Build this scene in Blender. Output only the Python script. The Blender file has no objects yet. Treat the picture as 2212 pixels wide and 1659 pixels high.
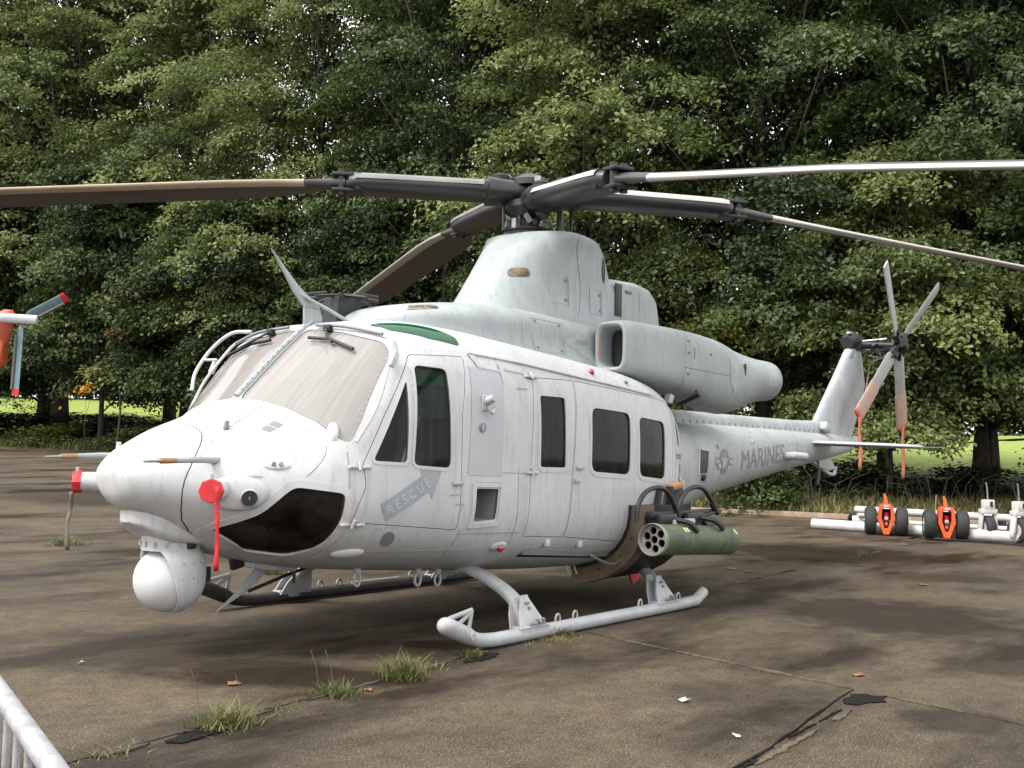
import bpy, bmesh, math, random
import numpy as np
from mathutils import Vector, Matrix
from mathutils.bvhtree import BVHTree
random.seed(7); np.random.seed(7)
SC = bpy.context.scene; COL = SC.collection
R_ = math.radians

# ------------------------------------------------------------------ camera
CAM_O = Vector((8.376, 6.382, 1.437))
YAW, PIT, ROL = R_(218.2), R_(3.54), R_(1.49)
fw = Vector((math.cos(YAW)*math.cos(PIT), math.sin(YAW)*math.cos(PIT), math.sin(PIT)))
rt = Vector((math.sin(YAW), -math.cos(YAW), 0)); up = rt.cross(fw)
cR = math.cos(ROL)*rt + math.sin(ROL)*up; cU = math.cos(ROL)*up - math.sin(ROL)*rt
cam_data = bpy.data.cameras.new('camera'); cam = bpy.data.objects.new('camera', cam_data); COL.objects.link(cam)
cam.matrix_world = Matrix(((cR.x, cU.x, -fw.x, CAM_O.x), (cR.y, cU.y, -fw.y, CAM_O.y), (cR.z, cU.z, -fw.z, CAM_O.z), (0, 0, 0, 1)))
cam_data.sensor_width = 36; cam_data.lens = 2334/2212*36; cam_data.clip_start = 0.05; cam_data.clip_end = 3000
SC.camera = cam

# ------------------------------------------------------------------ sky, sun, exposure
SUN_EL, SUN_AZ = 50, -15          # azimuth measured from +X towards +Y
world = bpy.data.worlds.new('World'); SC.world = world; world.use_nodes = True
wn = world.node_tree.nodes; wl = world.node_tree.links; wn.clear()
out = wn.new('ShaderNodeOutputWorld'); bg = wn.new('ShaderNodeBackground'); sky = wn.new('ShaderNodeTexSky')
sky.sky_type = 'NISHITA'; sky.sun_disc = False; sky.sun_elevation = R_(SUN_EL); sky.sun_rotation = R_(90-SUN_AZ)
sky.dust_density = 2.0; sky.air_density = 1.0
tc = wn.new('ShaderNodeTexCoord'); nz = wn.new('ShaderNodeTexNoise'); nz.inputs['Scale'].default_value = 1.6; nz.inputs['Detail'].default_value = 5
rp = wn.new('ShaderNodeValToRGB'); rp.color_ramp.elements[0].position = .3; rp.color_ramp.elements[0].color = (8.5, 8.5, 8.5, 1)
rp.color_ramp.elements[1].position = .75; rp.color_ramp.elements[1].color = (13, 13, 13, 1)
mx = wn.new('ShaderNodeMixRGB'); mx.inputs[0].default_value = .86
wl.new(tc.outputs['Generated'], nz.inputs['Vector']); wl.new(nz.outputs['Fac'], rp.inputs[0])
wl.new(sky.outputs[0], mx.inputs[1]); wl.new(rp.outputs[0], mx.inputs[2]); wl.new(mx.outputs[0], bg.inputs[0]); wl.new(bg.outputs[0], out.inputs[0])
bg.inputs[1].default_value = .10
sun = bpy.data.lights.new('sun', 'SUN'); sun.energy = 2.3; sun.angle = R_(24); sun.color = (1, .98, .94)
so = bpy.data.objects.new('sun', sun); COL.objects.link(so)
sd = Vector((math.cos(R_(SUN_EL))*math.cos(R_(SUN_AZ)), math.cos(R_(SUN_EL))*math.sin(R_(SUN_AZ)), math.sin(R_(SUN_EL))))
so.rotation_euler = sd.to_track_quat('Z', 'Y').to_euler()
SC.view_settings.view_transform = 'Standard'; SC.view_settings.look = 'None'
SC.view_settings.exposure = 1.18; SC.view_settings.gamma = 1; SC.view_settings.use_curve_mapping = False
SC.cycles.max_bounces = 8; SC.cycles.transparent_max_bounces = 16; SC.cycles.use_denoising = True

# ------------------------------------------------------------------ materials
MATS = {}
def mat(name, col, rough=.5, metal=0, noise=None, bump=None, spec=.5, coat=0, streak=None):
    """noise=(scale, amount, second colour or None), bump=(scale, strength), streak=(amount, colour)"""
    m = bpy.data.materials.new(name); m.use_nodes = True; n = m.node_tree.nodes; l = m.node_tree.links
    b = n['Principled BSDF']; b.inputs['Roughness'].default_value = rough; b.inputs['Metallic'].default_value = metal
    b.inputs['Specular IOR Level'].default_value = spec; b.inputs['Coat Weight'].default_value = coat
    b.inputs['Base Color'].default_value = (*col, 1); last = None
    if noise or bump or streak: co = n.new('ShaderNodeTexCoord')
    if noise:
        t = n.new('ShaderNodeTexNoise'); t.inputs['Scale'].default_value = noise[0]; t.inputs['Detail'].default_value = 7; t.inputs['Roughness'].default_value = .62
        r = n.new('ShaderNodeValToRGB'); r.color_ramp.elements[0].position = .32; r.color_ramp.elements[1].position = .68
        c2 = noise[2] if len(noise) > 2 else tuple(c*(1-noise[1]) for c in col)
        r.color_ramp.elements[0].color = (*c2, 1); r.color_ramp.elements[1].color = (*col, 1)
        l.new(co.outputs['Object'], t.inputs['Vector']); l.new(t.outputs['Fac'], r.inputs[0]); last = r.outputs[0]
    if streak:
        mp = n.new('ShaderNodeMapping'); mp.inputs['Scale'].default_value = (9, 9, 1.1)
        t = n.new('ShaderNodeTexNoise'); t.inputs['Scale'].default_value = 2.2; t.inputs['Detail'].default_value = 6
        r = n.new('ShaderNodeValToRGB'); r.color_ramp.elements[0].position = .5; r.color_ramp.elements[1].position = .75
        r.color_ramp.elements[0].color = (0, 0, 0, 1); r.color_ramp.elements[1].color = (streak[0],)*3 + (1,)
        x = n.new('ShaderNodeMixRGB'); x.inputs[1].default_value = (*col, 1); x.inputs[2].default_value = (*streak[1], 1)
        l.new(co.outputs['Object'], mp.inputs[0]); l.new(mp.outputs[0], t.inputs['Vector']); l.new(t.outputs['Fac'], r.inputs[0]); l.new(r.outputs[0], x.inputs[0])
        if last: l.new(last, x.inputs[1])
        last = x.outputs[0]
    if last: l.new(last, b.inputs['Base Color'])
    if bump:
        t = n.new('ShaderNodeTexNoise'); t.inputs['Scale'].default_value = bump[0]; t.inputs['Detail'].default_value = 4
        u = n.new('ShaderNodeBump'); u.inputs['Strength'].default_value = bump[1]; u.inputs['Distance'].default_value = .02
        l.new(co.outputs['Object'], t.inputs['Vector']); l.new(t.outputs['Fac'], u.inputs['Height']); l.new(u.outputs[0], b.inputs['Normal'])
    MATS[name] = m; return m
def glass(name, tint, alpha, film, filmcol, streak=.5, rough=.08, scale=(3, 3, 14), ior=1.5):
    """tinted pane with a film of dust and painted reflection: transparent + diffuse film in streaks + gloss"""
    m = bpy.data.materials.new(name); m.use_nodes = True; n = m.node_tree.nodes; l = m.node_tree.links; n.clear()
    o = n.new('ShaderNodeOutputMaterial'); tr = n.new('ShaderNodeBsdfTransparent'); tr.inputs[0].default_value = (*tint, 1)
    df = n.new('ShaderNodeBsdfDiffuse'); df.inputs[0].default_value = (*filmcol, 1)
    gl = n.new('ShaderNodeBsdfGlossy'); gl.inputs['Roughness'].default_value = rough
    co = n.new('ShaderNodeTexCoord'); mp = n.new('ShaderNodeMapping'); mp.inputs['Scale'].default_value = scale
    t = n.new('ShaderNodeTexNoise'); t.inputs['Scale'].default_value = 1.5; t.inputs['Detail'].default_value = 7; t.inputs['Roughness'].default_value = .65
    r = n.new('ShaderNodeMapRange'); r.inputs[1].default_value = .38; r.inputs[2].default_value = .75
    r.inputs[3].default_value = film*(1-streak); r.inputs[4].default_value = min(1, film*(1+streak))
    l.new(co.outputs['Object'], mp.inputs[0]); l.new(mp.outputs[0], t.inputs['Vector']); l.new(t.outputs['Fac'], r.inputs[0])
    a = n.new('ShaderNodeMixShader'); l.new(r.outputs[0], a.inputs[0]); l.new(tr.outputs[0], a.inputs[1]); l.new(df.outputs[0], a.inputs[2])
    f = n.new('ShaderNodeFresnel'); f.inputs[0].default_value = ior
    b = n.new('ShaderNodeMixShader'); l.new(f.outputs[0], b.inputs[0]); l.new(a.outputs[0], b.inputs[1]); l.new(gl.outputs[0], b.inputs[2])
    l.new(b.outputs[0], o.inputs[0]); MATS[name] = m; return m
PAINT = mat('light grey paint', (.46, .463, .468), .45, noise=(1.7, .14), bump=(9, .10), streak=(.5, (.27, .265, .255)))
COWL = mat('blue grey paint', (.315, .345, .345), .5, noise=(2.0, .22), bump=(9, .08), streak=(.6, (.19, .205, .2)))
TAILP = mat('grimy tail paint', (.37, .385, .39), .5, noise=(2.6, .26), bump=(9, .09), streak=(.7, (.21, .215, .21)))
LATCH = mat('latch grey', (.24, .25, .255), .6)
DARKGREY = mat('dark grey marking', (.16, .175, .19), .6)
MARK = mat('faded grey marking', (.275, .295, .315), .55, noise=(6, .2))
MARKD = mat('tail lettering grey', (.205, .22, .235), .55, noise=(9, .3))
PALE = mat('pale ghost marking', (.375, .395, .395), .6, noise=(8, .2))
BLACK = mat('black paint', (.012, .012, .013), .5, noise=(6, .4))
RUBBER = mat('black rubber', (.02, .02, .021), .75, noise=(20, .3), bump=(60, .2))
INNER = mat('cabin lining', (.07, .075, .068), .8)
SEATM = mat('seat fabric', (.06, .075, .06), .85, noise=(10, .3))
BLADE = mat('rotor blade dark', (.045, .043, .042), .5, noise=(3, .3), streak=(.5, (.075, .068, .06)))
EDGE = mat('blade edge and cuff highlight', (.42, .40, .37), .35, metal=.3, noise=(4, .15))  # blade edge strip, also the sky highlight painted on two cuffs
CUFF = mat('rotor cuff', (.022, .022, .023), .38, noise=(5, .3))
STEEL = mat('bare steel', (.35, .35, .35), .4, metal=.8, noise=(12, .3))
RED = mat('red cover', (.50, .015, .02), .55, noise=(12, .25))
STRAPB = mat('weathered strap', (.16, .13, .11), .9, noise=(14, .4))
ORPINK = mat('faded orange cover', (.44, .29, .23), .8, noise=(8, .2), bump=(20, .2))
ORRED = mat('orange streamer', (.52, .15, .09), .8, noise=(8, .2))
GREEN = mat('olive green weathered paint', (.075, .105, .05), .6, noise=(5, .5, (.035, .045, .025)), bump=(25, .15), streak=(.6, (.12, .15, .10)))
BRONZE = mat('bare brown metal', (.17, .125, .085), .5, metal=.3, noise=(6, .4))
WHITE = mat('white ball paint', (.47, .472, .475), .45, noise=(4, .06))
SKIDM = mat('skid paint', (.385, .39, .395), .5, noise=(8, .25), bump=(20, .1))
CARTOR = mat('orange paint', (.62, .09, .015), .45, noise=(7, .3), bump=(15, .1))
CARTW = mat('white enamel', (.50, .49, .46), .5, noise=(5, .3), bump=(12, .1))
TRBLADE = mat('tail rotor grey', (.31, .31, .30), .5, noise=(5, .25))
HEXPOD = mat('grey pod lip', (.24, .225, .20), .55, noise=(9, .35))
COPPER = mat('perished seal', (.35, .19, .10), .6)
BRASS = mat('pitot tip', (.30, .18, .10), .5, metal=.4)
TEAL = mat('teal paint', (.12, .20, .22), .5, noise=(5, .2))
REDHELI = mat('orange red fuselage paint', (.42, .07, .025), .5, noise=(2, .3), streak=(.5, (.2, .05, .03)))
LAMP = mat('lamp glass', (.7, .7, .7), .12, coat=.5)
REDLENS = mat('red lens', (.28, .008, .010), .15, coat=1)
GALV = mat('white painted tube', (.34, .345, .355), .45, noise=(18, .4), bump=(40, .15))
YELLOW = mat('yellow plastic', (.7, .40, .03), .5)
WINDGLASS = glass('windshield film', (.62, .62, .60), .5, .60, (.40, .378, .355), .14, .05, (1.0, 14, .8), 1.5)  # film holds dust and the sky reflection, painted as an even haze
SIDEGLASS = glass('dark window', (.20, .20, .20), .5, .045, (.30, .28, .24), .7, .05, (22, 22, 3.2), 1.2)
DOORGLASS = glass('door window', (.66, .68, .64), .5, .03, (.3, .3, .28), .9, .04, (14, 14, 2), 1.22)
CHINGLASS = glass('chin window', (.34, .30, .27), .5, .07, (.17, .13, .10), .9, .04, (3, 3, 3), 1.35)  # brown film colour stands in for the reflection in the glass
GREENGLASS = glass('green roof window', (.02, .45, .17), .5, .30, (.0, .20, .06), .2, .08, (8, 8, 8), 1.3)
GREENTINT = glass('added green glow pane', (.03, .30, .16), .5, .55, (.0, .085, .04), .25, .1, (6, 6, 6), 1.2)
GREENTINT2 = glass('pale added green glow pane', (.25, .45, .36), .5, .30, (.03, .075, .055), .4, .1, (4, 4, 4), 1.2)
AMBER = glass('amber oval', (.20, .14, .09), .5, .55, (.33, .25, .18), .6, .1, (8, 8, 8))

# ------------------------------------------------------------------ helpers
def link(o, parent=None):
    COL.objects.link(o)
    if parent: o.parent = parent
    return o
def obj(name, verts, faces, m, parent=None, smooth=True, angle=35):
    me = bpy.data.meshes.new(name); me.from_pydata([tuple(v) for v in verts], [], [tuple(f) for f in faces])
    return fin(name, me, m, parent, smooth, angle)
def fin(name, me, m, parent=None, smooth=True, angle=35):
    if m:
        me.materials.clear()
        for q in (m if isinstance(m, (list, tuple)) else [m]): me.materials.append(q)
    if smooth:
        me.shade_smooth()
        if angle and angle < 179: me.set_sharp_from_angle(angle=R_(angle))
    me.update(); return link(bpy.data.objects.new(name, me), parent)
def bm_obj(name, bm, m, parent=None, smooth=True, angle=35):
    bmesh.ops.recalc_face_normals(bm, faces=bm.faces)
    me = bpy.data.meshes.new(name); bm.to_mesh(me); bm.free(); return fin(name, me, m, parent, smooth, angle)
def face_to(o, d):
    """turn an open pane so that its normals look along d"""
    a = sum((p.normal*p.area for p in o.data.polygons), Vector())
    if a.dot(Vector(d)) < 0: o.data.flip_normals()
    return o
def tag(o, label=None, cat=None, group=None, kind=None):
    for k, v in (('label', label), ('category', cat), ('group', group), ('kind', kind)):
        if v: o[k] = v
    return o
def empty(name, label, cat, loc=(0, 0, 0), rz=0, group=None):
    o = bpy.data.objects.new(name, None); link(o); o.location = loc; o.rotation_euler = (0, 0, rz); o.empty_display_size = .1
    return tag(o, label, cat, group)
def copy_tree(o, parent=None):
    c = o.copy(); COL.objects.link(c)
    if parent: c.parent = parent
    for ch in list(o.children): copy_tree(ch, c)
    return c
def ring_loft(rings, cap=True):
    n = len(rings[0]); V = [tuple(p) for r in rings for p in r]; Fc = []
    for i in range(len(rings)-1):
        for j in range(n):
            k = (j+1) % n; Fc.append((i*n+j, i*n+k, (i+1)*n+k, (i+1)*n+j))
    if cap:
        Fc.append(tuple(range(n-1, -1, -1))); Fc.append(tuple((len(rings)-1)*n+j for j in range(n)))
    return V, Fc
def loft(name, rings, m, parent=None, cap=True, angle=40, smooth=True):
    V, Fc = ring_loft(rings, cap); bm = bmesh.new(); vs = [bm.verts.new(v) for v in V]
    for f in Fc: bm.faces.new([vs[i] for i in f])
    bmesh.ops.remove_doubles(bm, verts=bm.verts, dist=1e-5)
    return bm_obj(name, bm, m, parent, smooth, angle)
def sweep_bm(bm, pts, rad, n=10, cap=True, flat=1.0):
    pts = [Vector(p) for p in pts]; rad = [float(q) for q in rad] if isinstance(rad, (list, tuple)) else [float(rad)]*len(pts)
    rings = []; u = None
    for i, p in enumerate(pts):
        t = (pts[min(i+1, len(pts)-1)]-pts[max(i-1, 0)]).normalized()
        if u is None:
            u = t.cross(Vector((0, 0, 1)));
            if u.length < .2: u = t.cross(Vector((1, 0, 0)))
        u = (u-t*u.dot(t)).normalized(); v = t.cross(u)
        rings.append([bm.verts.new(p+rad[i]*(math.cos(2*math.pi*k/n)*u+flat*math.sin(2*math.pi*k/n)*v)) for k in range(n)])
    for a, b in zip(rings, rings[1:]):
        for k in range(n): bm.faces.new((a[k], a[(k+1) % n], b[(k+1) % n], b[k]))
    if cap: bm.faces.new(rings[0][::-1]); bm.faces.new(rings[-1])
def tube(name, pts, rad, m, parent=None, n=10, flat=1.0, cap=True, angle=50):
    bm = bmesh.new(); sweep_bm(bm, pts, rad, n, cap, flat); return bm_obj(name, bm, m, parent, True, angle)
def smoothpath(pts, k=6):
    """Catmull-Rom"""
    P = [Vector(p) for p in pts]; P = [2*P[0]-P[1]]+P+[2*P[-1]-P[-2]]; o = []
    for i in range(1, len(P)-2):
        for j in range(k):
            t = j/k; a, b, c, d = P[i-1], P[i], P[i+1], P[i+2]
            o.append(.5*((2*b)+(c-a)*t+(2*a-5*b+4*c-d)*t*t+(3*b-a-3*c+d)*t**3))
    o.append(P[-2]); return o
def box_bm(bm, c, s, rot=None, bev=0):
    r = bmesh.ops.create_cube(bm, size=1); vs = r['verts']
    M = Matrix.Translation(c) @ (rot if rot else Matrix.Identity(4)) @ Matrix.Diagonal((*s, 1))
    bmesh.ops.transform(bm, matrix=M, verts=vs)
    if bev: bmesh.ops.bevel(bm, geom=list({e for v in vs for e in v.link_edges}), offset=bev, segments=2, affect='EDGES', profile=.5)
def box(name, c, s, m, parent=None, rot=None, bev=.006):
    bm = bmesh.new(); box_bm(bm, Vector(c), s, rot, bev); return bm_obj(name, bm, m, parent)
def euler(x=0, y=0, z=0): return (Matrix.Rotation(z, 4, 'Z') @ Matrix.Rotation(y, 4, 'Y') @ Matrix.Rotation(x, 4, 'X'))
def prism_bm(poly, axis, d0, d1):
    """poly in the two other axes (in xyz order), extruded along axis"""
    f = {'x': lambda a, b, d: (d, a, b), 'y': lambda a, b, d: (a, d, b), 'z': lambda a, b, d: (a, b, d)}[axis]
    bm = bmesh.new(); A = [bm.verts.new(f(a, b, d0)) for a, b in poly]; B = [bm.verts.new(f(a, b, d1)) for a, b in poly]
    bm.faces.new(A); bm.faces.new(B[::-1]); n = len(poly)
    for i in range(n): bm.faces.new((A[i], B[i], B[(i+1) % n], A[(i+1) % n]))
    bmesh.ops.recalc_face_normals(bm, faces=bm.faces); return bm
def prism(name, poly, axis, d0, d1, m, parent=None, bev=0, smooth=False):
    bm = prism_bm(poly, axis, d0, d1)
    if bev: bmesh.ops.bevel(bm, geom=list(bm.edges), offset=bev, segments=2, affect='EDGES', profile=.5)
    return bm_obj(name, bm, m, parent, bool(bev) or smooth, 40)
def rpoly(pts, r, k=4):
    """round the corners of a polygon"""
    o = []; n = len(pts)
    for i in range(n):
        p = Vector(pts[i]); a = Vector(pts[i-1]); b = Vector(pts[(i+1) % n])
        ra = min(r, (a-p).length*.45); rb = min(r, (b-p).length*.45)
        s = p+(a-p).normalized()*ra; e = p+(b-p).normalized()*rb
        for j in range(k+1):
            t = j/k; q = (1-t)**2*s+2*t*(1-t)*p+t*t*e; o.append((q.x, q.y))
    return o
def grow(poly, d):
    """offset a closed polygon outwards by d"""
    n = len(poly); A = sum(poly[i][0]*poly[(i+1) % n][1]-poly[(i+1) % n][0]*poly[i][1] for i in range(n)); s = 1 if A > 0 else -1
    o = []
    for i in range(n):
        p, q, r = Vector(poly[i-1]), Vector(poly[i]), Vector(poly[(i+1) % n])
        e1 = (q-p); e2 = (r-q)
        if e1.length < 1e-6 or e2.length < 1e-6: o.append((q.x, q.y)); continue
        n1 = Vector((e1.y, -e1.x)).normalized(); n2 = Vector((e2.y, -e2.x)).normalized(); m_ = (n1+n2)
        if m_.length < .3: m_ = n1*1.0
        m_ = m_/max(.35, m_.dot(n1)) if m_.length > 0 else n1
        o.append((q.x+s*d*m_.x, q.y+s*d*m_.y))
    return o
def dense(poly, step):
    o = []; n = len(poly)
    for i in range(n):
        a = Vector(poly[i]); b = Vector(poly[(i+1) % n]); k = max(1, int((b-a).length/step))
        for j in range(k): q = a.lerp(b, j/k); o.append((q.x, q.y))
    return o
def boolean(me, cutter_bm, op):
    """boolean of a mesh with a bmesh cutter -> new mesh (cutter freed)"""
    a = bpy.data.objects.new('tmp_a', me); COL.objects.link(a)
    cm = bpy.data.meshes.new('tmp_c'); cutter_bm.to_mesh(cm); cutter_bm.free()
    b = bpy.data.objects.new('tmp_b', cm); COL.objects.link(b)
    md = a.modifiers.new('b', 'BOOLEAN'); md.operation = op; md.object = b; md.solver = 'EXACT'
    dg = bpy.context.evaluated_depsgraph_get(); r = bpy.data.meshes.new_from_object(a.evaluated_get(dg))
    bpy.data.objects.remove(a); bpy.data.objects.remove(b); bpy.data.meshes.remove(cm); return r

# ------------------------------------------------------------------ terrain
FH = Vector((fw.x, fw.y, 0)).normalized(); RH = rt
def SL(s, l): p = CAM_O+FH*s+RH*l; return (p.x, p.y)
KERB = [SL(*q) for q in ((18, 40), (22, 25), (24.3, 14), (24.6, 11), (25, 8), (26.5, 5), (29, 1), (33, -3), (38, -8), (43, -14), (47, -21), (50, -30), (51.5, -42), (52, -62), (50, -92))]
KV = [Vector(p) for p in KERB]
def kerb_d(x, y):
    """distance beyond the edge of the pavement (positive behind it) for arrays"""
    x = np.asarray(x, float); y = np.asarray(y, float); best = np.full(x.shape, 1e9); sg = np.ones(x.shape)
    for a, b in zip(KV, KV[1:]):
        dx, dy = b.x-a.x, b.y-a.y; L2 = dx*dx+dy*dy
        t = np.clip(((x-a.x)*dx+(y-a.y)*dy)/L2, 0, 1); ex = x-a.x-t*dx; ey = y-a.y-t*dy; d = np.hypot(ex, ey)
        cr = dx*(y-a.y)-dy*(x-a.x); u = d < best-1e-9
        best = np.where(u, d, best); sg = np.where(u, np.where(cr < 0, 1, -1), sg)
    return best*sg
def sst(t): t = np.clip(t, 0, 1); return t*t*(3-2*t)
def pave_h(x, y):
    x = np.asarray(x, float); y = np.asarray(y, float)
    s = (x-CAM_O.x)*FH.x+(y-CAM_O.y)*FH.y; l = (x-CAM_O.x)*RH.x+(y-CAM_O.y)*RH.y
    return .93*np.clip((s-13)/34, 0, 1.15)*sst((-l-2.5)/8)
def land_h(x, y, d=None):
    d = kerb_d(x, y) if d is None else d
    lf = sst((-((x-CAM_O.x)*RH.x+(y-CAM_O.y)*RH.y)-2.5)/8)
    r = np.where(d < 6, np.where(d < 0, -.03, .09+.1*d), .69+(.052+.024*lf)*(d-6)); r = np.where(d > 60, .69+(.052+.024*lf)*54+.012*(d-60), r)
    return pave_h(x, y)+r+.07*np.sin(x*1.1)*np.sin(y*.9+1)*np.clip(d, 0, 1)
STAINS_AND_SHADE = [(3.79,1.17,0.96,0.36,2.237,0.95), (2.35,1.08,0.38,0.26,2.237,1), (3.89,-0.27,0.85,0.9,2.237,0.75), (3.86,0.66,0.49,0.39,2.237,0.8), (-7.69,-0.11,1.85,1.88,2.237,0.9), (-1.83,2.93,1.17,1.29,2.237,0.85), (2.01,4.62,0.39,0.3,2.237,0.8), (2.22,3.44,0.57,0.37,2.237,0.6), (-4.03,-14.39,2.13,1.95,2.237,0.7), (-18.27,-41.54,3.47,6.66,2.237,0.6), (-1.42,-0.03,1.5,1.21,2.237,0.8), (0.13,4.31,0.43,0.46,2.237,0.8), (-3.25,1.26,0.63,0.64,2.237,0.7), (-0.08,-5.35,0.89,0.83,2.237,0.6), (-5.6,2.34,0.92,0.58,2.237,0.7)]  # one ellipse is the fuselage shadow painted into the ground colour
def pave_mat(name='pavement concrete'):
    m = bpy.data.materials.new(name); m.use_nodes = True; n = m.node_tree.nodes; l = m.node_tree.links; b = n['Principled BSDF']
    g = n.new('ShaderNodeNewGeometry')
    def noise(sc, det, rough=.6, mapping=None):
        t = n.new('ShaderNodeTexNoise'); t.inputs['Scale'].default_value = sc; t.inputs['Detail'].default_value = det; t.inputs['Roughness'].default_value = rough
        if mapping:
            mp = n.new('ShaderNodeMapping'); mp.inputs['Scale'].default_value = mapping[0]; mp.inputs['Rotation'].default_value = (0, 0, mapping[1]); mp.inputs['Location'].default_value = mapping[2]
            l.new(g.outputs['Position'], mp.inputs[0]); l.new(mp.outputs[0], t.inputs['Vector'])
        else: l.new(g.outputs['Position'], t.inputs['Vector'])
        return t
    def ramp(src, a, b_, c1, c2):
        r = n.new('ShaderNodeValToRGB'); r.color_ramp.elements[0].position = a; r.color_ramp.elements[1].position = b_
        r.color_ramp.elements[0].color = (*c1, 1); r.color_ramp.elements[1].color = (*c2, 1); l.new(src, r.inputs[0]); return r.outputs[0]
    def mixc(f, a, b_, typ='MIX'):
        x = n.new('ShaderNodeMixRGB'); x.blend_type = typ
        for i, v in ((0, f), (1, a), (2, b_)):
            if isinstance(v, (float, int)): x.inputs[i].default_value = v
            elif isinstance(v, tuple): x.inputs[i].default_value = (*v, 1)
            else: l.new(v, x.inputs[i])
        return x.outputs[0]
    big = noise(.33, 6, .62); mid = noise(1.3, 7, .65, ((1, 1, 1), .6, (4, 2, 0))); fine = noise(30, 6, .75); grit = noise(85, 3, .7)
    damp = noise(.55, 5, .6, ((.55, 1.5, 1), -.66, (1.3, 7.7, 0)))
    c = ramp(big.outputs['Fac'], .32, .68, (.037, .027, .0165), (.104, .077, .047))
    c = mixc(.5, c, ramp(mid.outputs['Fac'], .35, .7, (.034, .0255, .016), (.112, .084, .053)))
    c = mixc(.55, c, ramp(fine.outputs['Fac'], .3, .75, (.22, .22, .22), (1.75, 1.7, 1.6)), 'MULTIPLY')
    mot = noise(7, 7, .72, ((1, 1, 1), 0, (9, 3, 0)))
    c = mixc(.6, c, ramp(mot.outputs['Fac'], .34, .68, (.40, .38, .36), (1.45, 1.42, 1.38)), 'MULTIPLY')
    st = n.new('ShaderNodeMapRange'); st.inputs[1].default_value = .55; st.inputs[2].default_value = .64; l.new(grit.outputs['Fac'], st.inputs[0])
    sf = n.new('ShaderNodeMath'); sf.operation = 'MULTIPLY'; sf.inputs[1].default_value = .7; l.new(st.outputs[0], sf.inputs[0])
    c = mixc(sf.outputs[0], c, (.24, .205, .16))
    w = n.new('ShaderNodeMapRange'); w.inputs[1].default_value = .47; w.inputs[2].default_value = .62; l.new(damp.outputs['Fac'], w.inputs[0])
    # damp stains with outlines of their own, and a painted shadow under the fuselage
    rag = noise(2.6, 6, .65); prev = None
    for (cx_, cy_, ra, rb, an, st_) in STAINS_AND_SHADE:
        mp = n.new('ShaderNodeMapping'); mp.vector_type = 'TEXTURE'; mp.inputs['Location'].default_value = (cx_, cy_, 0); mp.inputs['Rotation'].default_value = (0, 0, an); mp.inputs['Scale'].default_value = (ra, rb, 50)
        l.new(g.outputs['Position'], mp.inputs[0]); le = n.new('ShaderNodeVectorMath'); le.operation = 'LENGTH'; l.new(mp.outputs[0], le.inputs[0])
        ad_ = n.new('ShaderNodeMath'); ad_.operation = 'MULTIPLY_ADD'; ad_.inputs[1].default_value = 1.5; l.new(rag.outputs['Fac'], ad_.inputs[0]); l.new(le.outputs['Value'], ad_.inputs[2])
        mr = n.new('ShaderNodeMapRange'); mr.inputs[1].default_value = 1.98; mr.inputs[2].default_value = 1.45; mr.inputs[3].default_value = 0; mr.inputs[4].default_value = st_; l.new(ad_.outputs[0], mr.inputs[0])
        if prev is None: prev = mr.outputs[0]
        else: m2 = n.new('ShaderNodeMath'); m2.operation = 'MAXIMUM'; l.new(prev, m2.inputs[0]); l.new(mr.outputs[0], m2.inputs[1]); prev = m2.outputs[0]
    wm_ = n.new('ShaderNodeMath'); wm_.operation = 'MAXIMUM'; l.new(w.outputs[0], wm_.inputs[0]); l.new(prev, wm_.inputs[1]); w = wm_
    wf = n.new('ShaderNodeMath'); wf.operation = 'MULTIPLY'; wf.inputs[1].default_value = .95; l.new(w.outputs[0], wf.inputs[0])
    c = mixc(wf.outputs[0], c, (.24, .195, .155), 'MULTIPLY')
    l.new(c, b.inputs['Base Color'])
    rr = n.new('ShaderNodeMapRange'); rr.inputs[3].default_value = .85; rr.inputs[4].default_value = .40; l.new(w.outputs[0], rr.inputs[0]); l.new(rr.outputs[0], b.inputs['Roughness'])
    b.inputs['Specular IOR Level'].default_value = .28
    ad = n.new('ShaderNodeMath'); ad.operation = 'ADD'; l.new(fine.outputs['Fac'], ad.inputs[0]); l.new(grit.outputs['Fac'], ad.inputs[1])
    u = n.new('ShaderNodeBump'); u.inputs['Strength'].default_value = .5; u.inputs['Distance'].default_value = .012; l.new(ad.outputs[0], u.inputs['Height']); l.new(u.outputs[0], b.inputs['Normal'])
    return m
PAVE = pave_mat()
SOIL = mat('joint soil', (.022, .018, .014), .9, noise=(9, .5, (.045, .036, .025)), bump=(30, .5))
TAR = mat('tar', (.006, .006, .0062), .85, noise=(30, .5, (.016, .014, .012)), bump=(40, .8), spec=.1)
SAND = mat('joint sand', (.135, .108, .072), .95, noise=(16, .6, (.07, .055, .036)), bump=(40, .7), spec=.1)
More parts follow.
